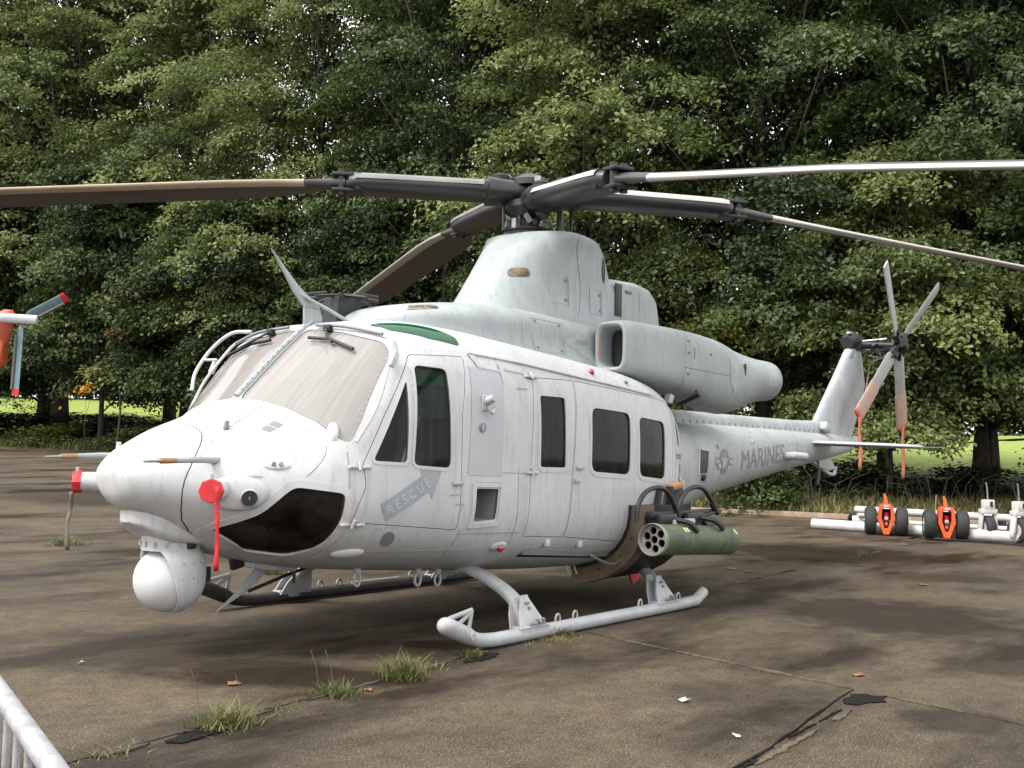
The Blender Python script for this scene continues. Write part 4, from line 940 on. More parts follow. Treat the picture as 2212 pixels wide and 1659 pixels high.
# ------------------------------------------------------------------ landing skids
for s in (1, -1):
    m = SKIDM if s > 0 else mat('dark starboard skid', (.022, .022, .022), .55, noise=(6, .4))  # starboard skid coloured dark, unlike the port one
    y = s*1.38
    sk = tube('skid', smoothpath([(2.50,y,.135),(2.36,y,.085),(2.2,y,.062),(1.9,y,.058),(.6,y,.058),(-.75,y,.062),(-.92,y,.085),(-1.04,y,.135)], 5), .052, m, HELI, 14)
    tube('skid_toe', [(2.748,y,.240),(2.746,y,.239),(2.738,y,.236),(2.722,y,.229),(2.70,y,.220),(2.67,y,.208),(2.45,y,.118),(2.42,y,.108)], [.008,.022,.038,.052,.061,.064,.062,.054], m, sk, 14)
    bm = bmesh.new(); 
    for k in (-1, 1): sweep_bm(bm, [Vector((2.47, y+s*.05*k, .125)), Vector((2.47, y+s*.068*k, .125))], .026, 8)
    bm_obj('toe_bolt', bm, m, sk)
    bm = bmesh.new(); 
    for a, b in (((2.66,y,.262),(2.41,y,.30)), ((2.41,y,.30),(2.445,y,.15)), ((2.58,y,.20),(2.42,y,.285))): sweep_bm(bm, [Vector(a), Vector(b)], .010, 6, True, 1.8)
    bm_obj('tow_bracket', bm, SKIDM, sk)
    for x in (1.36, 1.12, .12, -.55):
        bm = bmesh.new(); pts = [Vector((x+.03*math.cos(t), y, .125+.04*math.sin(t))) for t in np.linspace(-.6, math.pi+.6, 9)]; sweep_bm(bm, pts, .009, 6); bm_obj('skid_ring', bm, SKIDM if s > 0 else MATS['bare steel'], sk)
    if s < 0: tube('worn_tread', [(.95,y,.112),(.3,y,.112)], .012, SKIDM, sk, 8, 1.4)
for x0, x1, nm in ((1.72, 1.72, 'f'), (-.72, -.30, 'a')):
    for s in (1, -1):
        zt = .48 if nm == 'f' else .40
        path = smoothpath([(x0, 0, zt+.03), (x0, s*.55, zt+.03), (x0+(x1-x0)*.15, s*.86, zt-.02), (x0+(x1-x0)*.5, s*1.13, zt-.13), (x0+(x1-x0)*.8, s*1.27, .235), (x1, s*1.35, .075)], 6)
        bm = bmesh.new(); rings = []
        for i, p in enumerate(path):
            t = (path[min(i+1, len(path)-1)]-path[max(i-1, 0)]).normalized(); a = Vector((1, 0, 0)); a = (a-t*a.dot(t)).normalized(); b = t.cross(a)
            rings.append([bm.verts.new(p+a*(.072*math.copysign(abs(math.cos(q))**.6, math.cos(q)))+b*(.036*math.copysign(abs(math.sin(q))**.6, math.sin(q)))) for q in np.linspace(0, 2*math.pi, 17)[:-1]])
        for a, b in zip(rings, rings[1:]):
            for k in range(16): bm.faces.new((a[k], a[(k+1) % 16], b[(k+1) % 16], b[k]))
        ct = bm_obj('cross_tube', bm, SKIDM, HELI, True, 50)
        # saddle clamp on the skid
        bm = bmesh.new(); y = s*1.38
        for k in (-1, 1):
            pl = [(x1-.19, .085), (x1+.17, .085), (x1+.13, .20), (x1+.03, .335), (x1-.05, .335), (x1-.09, .26)]
            A = [bm.verts.new((px, y-s*.005+k*.056-s*.12*(pz > .24)-s*.05*(.15 < pz < .24), pz)) for px, pz in pl]; B = [bm.verts.new((px, y-s*.005+k*.044-s*.12*(pz > .24)-s*.05*(.15 < pz < .24), pz)) for px, pz in pl]
            bm.faces.new(A); bm.faces.new(B[::-1])
            for i in range(6): bm.faces.new((A[i], B[i], B[(i+1) % 6], A[(i+1) % 6]))
        box_bm(bm, Vector((x1-.01, y, .108)), (.36, .10, .022), None, .006); sd = bm_obj('saddle', bm, SKIDM, ct, True, 30)
        bm = bmesh.new()
        for px, pz in ((x1-.1,.135),(x1-.05,.135),(x1,.135),(x1+.05,.135),(x1-.09,.16),(x1-.02,.16),(x1+.0,.28),(x1-.02,.24)): sweep_bm(bm, [Vector((px, y+s*.045-s*.09*(pz > .2), pz)), Vector((px, y+s*.07-s*.09*(pz > .2), pz))], .013, 6)
        bm_obj('saddle_bolts', bm, DARKGREY, sd)['kind'] = 'stuff'
# belly fittings: rings, oval lamps, slot, drain pipes
for x, y in ((2.17,.62),(1.94,.62),(2.72,.52)):
    z = FUS.Z(x, y, False); bm = bmesh.new(); box_bm(bm, Vector((x, y, z-.01)), (.05, .04, .05), None, .008); sweep_bm(bm, [Vector((x+.034*math.cos(t), y, z-.075+.05*math.sin(t))) for t in np.linspace(0, 2*math.pi, 17)], .011, 6); bm_obj('cargo_ring', bm, SKIDM, HELI)
p = FUS.P(3.15, .70, 1, .0); n_ = (FUS.P(3.15, .70, 1, .01)-p).normalized()
for s in (1, -1):
    p = FUS.P(3.13, .70, s, .0); n_ = (FUS.P(3.13, .70, s, .01)-p).normalized(); bm = bmesh.new(); bmesh.ops.create_uvsphere(bm, u_segments=24, v_segments=12, radius=1, matrix=Matrix.Translation(p) @ n_.to_track_quat('Z', 'X').to_matrix().to_4x4() @ Matrix.Rotation(R_(8), 4, 'Z') @ Matrix.Diagonal((.055, .12, .03, 1))); bm_obj('antenna_dome', bm, WHITE, HELI)
    p = FUS.P(1.785, .695, s, .0); n_ = (FUS.P(1.785, .695, s, .01)-p).normalized(); q = n_.to_track_quat('Z', 'Y').to_matrix().to_4x4(); bm = bmesh.new(); bmesh.ops.create_uvsphere(bm, u_segments=16, v_segments=8, radius=1, matrix=Matrix.Translation(p) @ q @ Matrix.Diagonal((.095, .05, .02, 1))); lb = bm_obj('light_housing', bm, PAINT, HELI)
    bm = bmesh.new(); bmesh.ops.create_uvsphere(bm, u_segments=14, v_segments=8, radius=.032, matrix=Matrix.Translation(p+n_*.018)); bm_obj('red_lens', bm, REDLENS, lb)
    p = FUS.P(.52, 2.14, s, .005); bm = bmesh.new(); bmesh.ops.create_uvsphere(bm, u_segments=12, v_segments=8, radius=.03, matrix=Matrix.Translation(p)); bm_obj('roof_light', bm, REDLENS, HELI); box('roof_fitting', FUS.P(-.05, 2.09, s, .0), (.05,.03,.03), DARKGREY, HELI)
    # doors: handles, hinges, steps
    for x, z, w in ((2.385,1.19,.10),(.87,1.31,.085),(.90,1.20,.05)):
        bm = bmesh.new(); p = FUS.P(x, z, s, .018); box_bm(bm, p, (w, .02, .026), None, .008); box_bm(bm, FUS.P(x+.03, z, s, .006), (.035, .03, .035), None, .006); bm_obj('door_handle', bm, SKIDM, HELI)
    for x, z, w in ((3.245,1.30,.17),(3.255,.915,.18),(1.51,2.03,.16),(1.54,1.27,.17)):
        bm = bmesh.new(); 
        for k in (-1, 1): box_bm(bm, FUS.P(x+k*w*.27, z, s, .008), (w*.42, .03, .02), None, .005)
        sweep_bm(bm, [FUS.P(x, z-.02, s, .016), FUS.P(x, z+.035, s, .016)], .013, 8); bm_obj('door_hinge', bm, PAINT, HELI)
    p = FUS.P(2.10, 1.80, s, .0); bm = bmesh.new(); sweep_bm(bm, [p, p+Vector((-.01, s*.085, .03))], [.036,.03], 12); sweep_bm(bm, [p+Vector((.03*math.cos(t)-.005, s*.07, -.035+.05*math.sin(t))) for t in np.linspace(math.pi, 2*math.pi, 9)], .012, 6); box_bm(bm, p+Vector((0, s*.01, -.01)), (.09, .02, .12), None, .01); bm_obj('hoist_fitting', bm, SKIDM, HELI)
    p = FUS.P(2.135, 1.605, s, .0); bm = bmesh.new(); sweep_bm(bm, [p, p+Vector((0, s*.012, 0))], .036, 16); lk = bm_obj('lock', bm, DARKGREY, HELI); box('lock_slot', p+Vector((0, s*.014, 0)), (.02,.006,.05), SKIDM, lk)
    # raised strips round the plug panel
    for pl in ([(2.21,2.16),(2.13,2.165),(2.11,2.05),(2.125,2.05)], [(2.10,2.07),(1.86,2.055),(1.86,2.04),(2.10,2.055)], [(1.90,2.11),(1.84,2.105),(1.86,1.96),(1.88,1.96)], [(1.82,2.08),(1.60,2.065),(1.56,2.10),(1.545,2.09),(1.59,2.045),(1.82,2.06)], [(2.19,1.20),(1.86,1.195),(1.865,1.205),(2.19,1.21)]):
        decal('raised_strip', poly_bm([pl]), s, PAINT, HELI, FUS, .007)
    decal('side_panel', poly_bm([[(2.23,2.06),(1.87,2.05),(1.905,1.24),(2.28,1.25)]]), s, mat('panel grey', (.385,.395,.41), .5, noise=(3,.1)) if s > 0 else MATS['panel grey'], HELI, FUS, .003)
    for pl in ([(1.44,.588),(.0,.485),(.02,.515),(1.42,.62)],):
        decal('belly_slot', poly_bm([pl]), s, BLACK, HELI, FUS, .002); decal('belly_slot_flap', poly_bm([[(1.43,.615),(.02,.51),(.0,.535),(1.42,.65)]]), s, PAINT, HELI, FUS, .012)
    for x, z in ((1.2,.70),(.72,.665)): box('jack_pad', FUS.P(x, z, s, .004), (.06,.03,.06), PAINT, HELI)
tube('drain_pipe', [(.25,.75,.42),(.24,.78,.34)], .012, COPPER, HELI, 6); tube('drain_pipe', [(.33,.72,.42),(.33,.75,.36)], .012, SKIDM, HELI, 6)
# rear corner of the cabin: small window, vent strips, oval mark
for s in (1, -1):
    for nm, pl, m in (('rear_window', [(-.93,1.80),(-.985,1.66),(-.985,1.52),(-.945,1.55)], BLACK), ('rear_vent', [(-.89,1.455),(-1.13,1.44),(-1.13,1.42),(-.89,1.435)], DARKGREY), ('rear_vent', [(-.89,1.425),(-1.13,1.41),(-1.13,1.395),(-.89,1.41)], DARKGREY)):
        decal(nm, poly_bm([pl]), s, m, HELI, FUS, .004)
    decal('oval_marking', poly_bm([[(-1.03+.035*math.cos(t), 1.30+.06*math.sin(t)) for t in np.linspace(0, 6.28, 15)[:-1]]]), s, MARK, HELI, FUS, .004)
    tube('grab_handle', [FUS.P(-1.02, 1.20, s, .0), FUS.P(-1.02, 1.18, s, .04), FUS.P(-1.03, 1.06, s, .04), FUS.P(-1.03, 1.03, s, .0)], .014, PAINT, HELI, 6)
box('rear_red_mark', FUS.P(-.99, 1.20, 1, .004), (.012,.01,.07), RED, HELI)
# ------------------------------------------------------------------ nose equipment
rings = []
for x, zb, zt, w in ((4.33,.905,1.0,.05),(4.28,.875,1.0,.14),(4.18,.815,1.0,.21),(4.08,.77,1.0,.25),(3.8,.735,.95,.29),(3.5,.69,.9,.27),(3.30,.65,.85,.19),(3.22,.63,.8,.06)):
    rings.append(superring(x, 0, (zb+zt)/2, w, (zt-zb)/2, 5))
loft('chin_fairing', rings, PAINT, HELI, angle=45)
FC = Vector((3.97, 0, .515)); face = Vector((.93, -.12, -.30)).normalized()
bm = bmesh.new(); sweep_bm(bm, [FC+Vector((0, 0, .30)), FC+Vector((0, 0, .195))], .195, 32); bm_obj('turret_mount', bm, PAINT, HELI)
bm = bmesh.new(); bmesh.ops.create_uvsphere(bm, u_segments=40, v_segments=24, radius=.238, matrix=Matrix.Translation(FC) @ face.to_track_quat('Z', 'Y').to_matrix().to_4x4())
for v in bm.verts:
    if v.co.z > FC.z+.0:   # housing straightens into a drum above its middle
        r = Vector((v.co.x-FC.x, v.co.y-FC.y, 0)); h = v.co.z-FC.z
        if r.length > 1e-4: k = min(.238, .238*math.sqrt(max(0, 1-(h/.262)**4)))/r.length; v.co.x = FC.x+r.x*k; v.co.y = FC.y+r.y*k
bmesh.ops.bisect_plane(bm, geom=bm.verts[:]+bm.edges[:]+bm.faces[:], plane_co=FC+face*.075, plane_no=face, clear_outer=True)
hs = bm_obj('sensor_turret', bm, PAINT, HELI, True, 60); md = hs.modifiers.new('s', 'SOLIDIFY'); md.thickness = .018
bm = bmesh.new(); bmesh.ops.create_uvsphere(bm, u_segments=40, v_segments=24, radius=.218, matrix=Matrix.Translation(FC+face*.022)); bm_obj('sensor_ball', bm, WHITE, HELI, True, 179)
bm = bmesh.new()
for a in np.linspace(1.35, 2.0, 3):
    for dz in (.02, .12): 
        p = FC+Vector((.242*math.cos(a), .242*math.sin(a), dz)); sweep_bm(bm, [p, p+Vector((.006*math.cos(a), .006*math.sin(a), 0))], .008, 6)
for a in np.linspace(0, 6.28, 16): p = FC+Vector((.197*math.cos(a), .197*math.sin(a), .24)); box_bm(bm, p, (.02,.02,.03))
bm_obj('turret_bolts', bm, SKIDM, hs)['kind'] = 'stuff'
box('turret_bracket', FC+Vector((-.21,.10,.02)), (.07,.06,.10), CUFF, hs, euler(0,0,.4)); box('turret_plug', FC+Vector((-.02,.2,.235)), (.06,.03,.05), BLACK, hs)
for s in (1, -1):
    b_ = FUS.P(4.02, 1.335, s, -.02); pr_ = tube('pitot_probe', [b_, Vector((4.16, s*.575, 1.33)), Vector((4.40, s*.575, 1.322))], [.026,.022,.017], COWL, HELI, 10)
    tube('pitot_sleeve', [(4.36, s*.575, 1.3235), (4.47, s*.575, 1.32)], .019, BRASS, pr_, 10); tube('pitot_tip', [(4.47, s*.575, 1.32), (4.50, s*.575, 1.319), (4.585, s*.575, 1.315)], [.014,.010,.008], STEEL, pr_, 8)
    # missile warning sensor barrel with its pad, plus the black lens beside it
    dr = Vector((.76, s*.65, 0)); c0 = Vector((4.14, s*.69, 1.14))
    br = tube('warning_sensor', [c0-dr*.30, c0+dr*.10], [.072,.069], PAINT, HELI, 24)
    bm = bmesh.new(); p = FUS.P(3.93, 1.12, s, .0); n_ = (FUS.P(3.93, 1.12, s, .01)-p).normalized(); bmesh.ops.create_uvsphere(bm, u_segments=28, v_segments=10, radius=1, matrix=Matrix.Translation(p+Vector((.03,0,0))) @ n_.to_track_quat('Z', 'Y').to_matrix().to_4x4() @ Matrix.Diagonal((.20, .115, .035, 1))); bm_obj('sensor_pad', bm, PAINT, HELI, True, 60)
    p = FUS.P(3.885, 1.095, s, .048); lz = tube('sensor_lens', [p-n_*.04, p+n_*.02], .05, BLACK, HELI, 20); tube('lens_rim', [p+n_*.0, p+n_*.022], [.056,.053], PAINT, lz, 20, 1, False)
    box('lens_mark', p+n_*.022, (.012,.004,.02), STEEL, lz)
# small fittings on the nose
for x, y in ((4.20,-.32),): tube('nose_pin', [(x, y, FUS.Z(x, y)-.01), (x, y, FUS.Z(x, y)+.05)], [.02,.016], PAINT, HELI, 8)
p = Vector((3.86, .40, FUS.Z(3.86, .40))); bm = bmesh.new(); sweep_bm(bm, [p, p+Vector((0, .01, .055))], [.022,.018], 10); bm_obj('temperature_probe', bm, STEEL, HELI)
tube('nose_seam', [Vector((x, y, FUS.Z(x, y)+.0005)) for x, y in ((3.52,.34),(3.7,.37),(3.86,.40),(4.0,.44),(4.1,.46))], .004, MARK, HELI, 5)
p = FUS.P(3.72, 1.30, 1, .004); bm = bmesh.new(); bmesh.ops.create_uvsphere(bm, u_segments=18, v_segments=6, radius=1, matrix=Matrix.Translation(p) @ (FUS.P(3.72, 1.30, 1, .02)-p).to_track_quat('Z', 'Y').to_matrix().to_4x4() @ Matrix.Diagonal((.09,.03,.008,1))); ca = bm_obj('cap_plate', bm, PAINT, HELI)
for dx in (0, .04): 
    q = FUS.P(3.74-dx, 1.305, 1, .01); tube('cap', [q, q+Vector((.0,.012,.004))], .016, DARKGREY if dx == 0 else STEEL, ca, 10)
# ------------------------------------------------------------------ wire cutters, antenna, wipers, grab rails
prism('wire_cutter', [(3.22,2.905),(3.06,2.70),(2.99,2.605),(2.88,2.50),(2.875,2.34),(2.70,2.34),(2.70,2.44),(2.73,2.52),(2.83,2.58),(2.945,2.655),(3.10,2.79)], 'y', -.012, .012, COWL, HELI, .004)
tube('cutter_strut', [(2.95,.0,2.60),(2.70,.07,2.50),(2.46,.12,2.40)], .014, COWL, HELI, 6)
bm = bmesh.new()
for k in range(5): sweep_bm(bm, [Vector((2.86-.03*k, -.016, 2.50)), Vector((2.86-.03*k, .016, 2.50))], .007, 6)
bm_obj('cutter_bolts', bm, DARKGREY, HELI)['kind'] = 'stuff'
post = [(xof(0, z)+.012, 0, z) for z in np.linspace(1.78, 2.34, 14)]+[(2.80,0,2.40)]
tube('windshield_post', post, .024, COWL, HELI, 8, 1.0)
bm = bmesh.new()
for i in range(0, 14):
    for s in (1, -1): box_bm(bm, Vector(post[i])+Vector((.012, s*.016, .010)), (.010,.007,.010))
bm_obj('post_screws', bm, DARKGREY, HELI)['kind'] = 'stuff'
prism('lower_wire_cutter', [(3.58,.245),(3.40,.375),(3.26,.52),(3.24,.60),(3.05,.60),(3.12,.53),(3.20,.46),(3.33,.37)], 'y', -.012, .012, COWL, HELI, .004)
tube('cutter_strut', [(3.30,0,.37),(2.95,0,.46),(2.72,0,.51)], .013, CUFF, HELI, 6); box('belly_antenna', (3.42,.0,.60), (.10,.05,.12), BLACK, HELI, euler(0,R_(15),0)); box('belly_fairing', (3.10,.0,.56), (.30,.26,.10), PAINT, HELI, euler(0,R_(-6),0), .02); tube('belly_stub', [(2.92,.05,.54),(2.92,.05,.40)], .012, BLACK, HELI, 6)
bm = bmesh.new(); A = [bm.verts.new(v) for v in ((2.33,-.26,2.30),(2.00,-.26,2.30),(2.03,-.26,2.685),(2.28,-.26,2.685))]; B = [bm.verts.new(v) for v in ((2.33,-.44,2.30),(2.00,-.44,2.30),(2.03,-.44,2.685),(2.28,-.44,2.685))]
bm.faces.new(A); bm.faces.new(B[::-1])
for i in range(4): bm.faces.new((A[i], B[i], B[(i+1) % 4], A[(i+1) % 4]))
an = bm_obj('satellite_antenna', bm, BLACK, HELI, False)
bm = bmesh.new()
for k in (0, 1): sweep_bm(bm, [Vector((2.16, -.35, 2.69)) + Vector((.32*math.cos(t+k*1.57), .32*math.sin(t+k*1.57), .02-.05*abs(math.sin((t))))) for t in np.linspace(-.4, .4, 2)], .01, 6)
for t in np.linspace(0, math.pi, 5)[:-1]:
    d = Vector((math.cos(t), math.sin(t), 0)); sweep_bm(bm, [Vector((2.16,-.35,2.70))-d*.30-Vector((0,0,.03)), Vector((2.16,-.35,2.71)), Vector((2.16,-.35,2.70))+d*.30-Vector((0,0,.03))], .016, 6)
bm_obj('antenna_arms', bm, CUFF, an)
for s in (1, -1):
    # wiper: arm and blade parked along the top edge
    def W(y, z, o): return Vector((xof(y, z)+o, y, z+o*.8))
    bm = bmesh.new(); sweep_bm(bm, [W(s*.33, 2.285, .03), W(s*.45, 2.20, .035), W(s*.52, 2.17, .03)], .011, 6); box_bm(bm, W(s*.33, 2.30, .02), (.05,.07,.05), None, .01)
    sweep_bm(bm, [W(s*.22, 2.225, .02), W(s*.45, 2.205, .02), W(s*.72, 2.12, .02)], .014, 6); bm_obj('windshield_wiper', bm, BLACK, HELI)
    # washer line and grab rail by the pillar
    bm = bmesh.new(); sweep_bm(bm, smoothpath([W(s*.86, 2.245, .03), W(s*.945, 2.16, .04), Vector((3.0, s*1.035, 1.95)), Vector((3.12, s*1.06, 1.70)), Vector((3.27, s*1.04, 1.47))], 5), .012, 8); box_bm(bm, Vector((2.93, s*1.03, 2.06)), (.05,.03,.12), euler(0, R_(-25), 0), .01); bm_obj('grab_rail', bm, PAINT, HELI)
    bm = bmesh.new(); sweep_bm(bm, smoothpath([W(s*.16, 2.335, .02), W(s*.5, 2.30, .025), W(s*.84, 2.235, .025)], 5), .014, 6); bm_obj('windshield_top_strip', bm, DARKGREY, HELI)
tube('grab_rail', smoothpath([(2.74,-.80,2.36),(2.80,-.98,2.35),(2.90,-1.10,2.22),(3.02,-1.14,2.02),(3.08,-1.10,1.86)], 5), .016, PAINT, HELI, 8); tube('grab_rail_bracket', [(2.96,-1.13,2.12),(2.92,-1.0,2.12)], .012, PAINT, HELI, 6)
# ------------------------------------------------------------------ cockpit interior
for s in (1, -1):
    sb = bmesh.new(); box_bm(sb, Vector((2.35, s*.52, 1.05)), (.48,.46,.14), None, .04); box_bm(sb, Vector((2.09, s*.52, 1.42)), (.13,.46,.72), euler(0, R_(-10), 0), .05); st = bm_obj('seat', sb, SEATM, HELI)
    box('headrest', (2.03, s*.52, 1.88), (.10,.28,.2), SEATM, st, None, .04); box('seat_armour', (2.06, s*.80, 1.40), (.40,.03,.75), INNER, st, None, .02)
    tube('seat_belt', [(2.17,s*.60,1.75),(2.30,s*.62,1.5),(2.42,s*.60,1.15)], .025, PALE, st, 6, .3); tube('seat_rail', [(1.95,s*.7,.8),(1.92,s*.7,2.2)], .02, STEEL, st, 6); tube('seat_rail', [(1.95,s*.36,.8),(1.92,s*.36,2.2)], .02, STEEL, st, 6)
    tube('cyclic_stick', [(2.72,s*.52,.75),(2.70,s*.52,1.05),(2.66,s*.52,1.28)], [.02,.018,.03], BLACK, HELI, 8)
box('instrument_panel', (3.02,0,1.30), (.16,1.5,.42), BLACK, HELI, euler(0,R_(-15),0), .04); box('glareshield', (3.10,0,1.52), (.34,1.6,.04), INNER, HELI, euler(0,R_(14),0), .01); box('centre_console', (2.6,0,.95), (.8,.3,.35), BLACK, HELI, None, .03)
box('cockpit_floor', (1.0,0,.72), (3.9,1.66,.03), INNER, HELI); box('cabin_bulkhead', (-.95,0,1.3), (.04,1.7,1.5), INNER, HELI); box('cabin_divider', (1.86,0,1.5), (.04,1.1,1.2), INNER, HELI)
for s in (1, -1): box('door_sill_bar', (2.62, s*1.06, 1.905), (.34,.02,.035), PALE, DOORP['door', s])
bm = bmesh.new(); bmesh.ops.create_uvsphere(bm, u_segments=16, v_segments=10, radius=1, matrix=Matrix.Translation(Vector((xof(.90,1.525)-.01,.90,1.525))) @ Matrix.Diagonal((.035,.045,.075,1))); bm_obj('cockpit_lamp', bm, LAMP, HELI)
# lapped skin seams
for sd_ in (1, -1):
    for pts in ([(3.315, z) for z in np.linspace(.62, 1.40, 12)], [(x, .80+.02*(x-1.6)) for x in np.linspace(1.62, 2.32, 10)], [(x, .60+.03*(x+.6)) for x in np.linspace(-.7, 3.2, 30)], [(1.70, z) for z in np.linspace(.55, 1.30, 12)], [(2.29+.02*math.sin(z*3), z) for z in np.linspace(.60, .84, 5)], [(x, 1.245+.012*x) for x in np.linspace(1.58, 2.3, 8)], [(-.86, z) for z in np.linspace(.6, 1.93, 16)], [(3.60-.18*math.sin(t), 1.20+.16*t) for t in np.linspace(.2, 1.5, 8)]):
        tube('skin_seam', [FUS.P(x, z, sd_, -.0012) for x, z in pts], .0035, MATS['seam grey'] if 'seam grey' in MATS else mat('seam grey', (.20, .20, .20), .7), HELI, 5)  # thin dark grey lines along the skin joints
# small chin-bubble fittings behind the glass
bm = bmesh.new(); sweep_bm(bm, smoothpath([FUS.P(3.345,1.09,1,-.02), FUS.P(3.34,.98,1,-.02), FUS.P(3.37,.85,1,-.02), FUS.P(3.44,.76,1,-.02)], 4), .011, 6); bm_obj('perished_seal', bm, COPPER, HELI)
# ------------------------------------------------------------------ weapon mount
def arc(off, x): 
    o = []
    for z in np.linspace(.98, .46, 9): p = FUS.P(-.3, z, 1, off); o.append(Vector((x, p.y, p.z)))
    for y in np.linspace(.84, .60, 3): o.append(Vector((x, y, FUS.Z(-.3, y, False)-off)))
    return o
def plate(name, x0, x1, o0, o1, m, par):
    bm = bmesh.new(); G = [[bm.verts.new(p) for p in arc(o, x)] for o, x in ((o0, x0), (o1, x0), (o1, x1), (o0, x1))]
    n = len(G[0])
    for i in range(4):
        for k in range(n-1): bm.faces.new((G[i][k], G[i][k+1], G[(i+1) % 4][k+1], G[(i+1) % 4][k]))
    bm.faces.new([g[0] for g in G]); bm.faces.new([g[-1] for g in G][::-1]); return bm_obj(name, bm, m, par, True, 30)
wm = plate('weapon_mount', .02, -.80, .02, .16, BLACK, HELI); plate('mount_edge', .06, .022, .0, .165, BRONZE, wm); plate('mount_rib', .065, -.1, .155, .175, BRONZE, wm); plate('mount_inner_edge', .075, .05, -.012, .03, BLACK, wm)
bm = bmesh.new()
for p in arc(.085, .062)[::2]: sweep_bm(bm, [p, p+Vector((.006,0,0))], .01, 6)
bm_obj('mount_bolts', bm, BLACK, wm)['kind'] = 'stuff'
prism('mount_strut', [(-.25,.62),(-.42,1.12),(-.60,1.14),(-.72,.60)], 'y', 1.20, 1.30, CUFF, wm, .015); prism('mount_post', [(-.47,.72),(-.47,1.16),(-.64,1.17),(-.66,.72)], 'y', 1.27, 1.37, BLACK, wm, .012); box('mount_post_top', (-.55,1.32,1.15), (.16,.11,.05), COPPER, wm, euler(0,R_(8),0))
for dx, z0 in ((0, 0), (-.72, .0)):
    tube('guard_hoop', smoothpath([(.37+dx,1.48,.86+z0),(.345+dx,1.48,1.0+z0),(.22+dx,1.48,1.11+z0),(-.0+dx,1.48,1.145+z0),(-.18+dx,1.48,1.08+z0),(-.36+dx*1.05,1.48,.88+z0)], 6), .022, BLACK, wm, 8)
for x0 in (-.12, -.62):
    bm = bmesh.new(); box_bm(bm, Vector((x0, 1.44, .865)), (.30,.16,.10), None, .015)
    for k in (-1, 1): sweep_bm(bm, smoothpath([Vector((x0-.10, 1.47+k*.03, .86)), Vector((x0-.17, 1.56+k*.07, .83)), Vector((x0-.24, 1.60+k*.075, .755))], 4), .028, 6)
    bm_obj('pod_clamp', bm, BLACK, wm)
box('mount_rail', (-.55,1.44,.905), (1.3,.07,.05), BLACK, wm); box('mount_linkage', (-.38,1.50,.83), (.40,.08,.06), PALE, wm, None, .02); box('mount_linkage', (-.75,1.46,.84), (.12,.06,.1), STEEL, wm, None, .02)
tube('hoop_brace', [(-.95,1.48,.99),(-1.06,1.48,.90),(-.8,1.48,.87)], .018, BLACK, wm, 6); tube('mount_cable', smoothpath([(.45,1.02,.56),(.25,1.1,.47),(.1,1.12,.46),(.0,1.1,.52)], 5), .012, STEEL, wm, 6)
prism('red_belly_flag', [(-.62,.30),(-.82,.32),(-.80,.22),(-.70,.18)], 'y', .78, .80, RED, HELI)

# ------------------------------------------------------------------ things hung on the helicopter
def local(objs, root):
    """re-seat world-space part meshes under their thing"""
    off = root.location
    for o in objs:
        o.data.transform(Matrix.Translation(-off)); o.parent = root
pod = empty('rocket_pod', 'dark green rocket pod with seven open tubes under the black mount', 'rocket pod', (-.49, 1.55, .67))
PA, PB = Vector((.22, 1.55, .703)), Vector((-1.22, 1.55, .628)); pd = (PB-PA).normalized(); pq = pd.to_track_quat('Z', 'Y').to_matrix()
rings = []
for u, r in ((.035,.118),(.04,.133),(0,.139),(.0,.141),(.05,.141),(.055,.136),(1.14,.136),(1.145,.132),(1.15,.136),(1.36,.136),(1.40,.138),(1.41,.132),(1.415,.12)):
    rings.append([PA+pd*u+pq @ Vector((r*math.cos(a), r*math.sin(a), 0)) for a in np.linspace(0, 2*math.pi, 37)[:-1]])
P_ = [loft('pod_body', rings[1:], GREEN, None, False, 30)]
lip = [[PA+pd*u+pq @ Vector((r*math.cos(a), r*math.sin(a), 0)) for a in np.linspace(0, 2*math.pi, 37)[:-1]] for u, r in ((.06,.1375),(.03,.1425),(-.004,.1425),(-.008,.137),(.002,.128),(.035,.126))]
P_.append(loft('pod_lip', lip, HEXPOD, None, False, 40))
bm = bmesh.new(); sweep_bm(bm, [PA+pd*.032, PA+pd*.06], .128, 36); me = bpy.data.meshes.new('t'); bmesh.ops.recalc_face_normals(bm, faces=bm.faces); bm.to_mesh(me); bm.free()
cents = [Vector((0, 0, 0))]+[Vector((.079*math.cos(k*math.pi/3+.35), .079*math.sin(k*math.pi/3+.35), 0)) for k in range(6)]
for c in cents:
    b = bmesh.new(); q = PA+pq @ c; sweep_bm(b, [q-pd*.05, q+pd*.15], .0345, 20); bmesh.ops.recalc_face_normals(b, faces=b.faces); me = boolean(me, b, 'DIFFERENCE')
P_.append(fin('pod_face', me, HEXPOD, None, True, 30))
for c in cents: q = PA+pq @ c; P_.append(tube('launch_tube', [q+pd*.033, q+pd*.8], .0355, BLACK, None, 20, 1, False)); 
bm = bmesh.new(); sweep_bm(bm, [PA+pd*.8, PA+pd*.81], .125, 20); P_.append(bm_obj('pod_backplate', bm, BLACK, None))
YMARK = mat('yellow stencil', (.55, .52, .28), .6)
for k in (0, 1): P_.append(box('pod_marking', PA+pd*(.40+.05*k)+pq @ Vector((0, 0, 0))+Vector((0, .098, .096)), (.02, .05, .004), YMARK, None, euler(R_(-45), 0, 0), 0))
P_.append(box('pod_marking', PA+pd*1.37+Vector((0, .105, .088)), (.02, .06, .004), YMARK, None, euler(R_(-48), 0, 0), 0))
local(P_, pod)
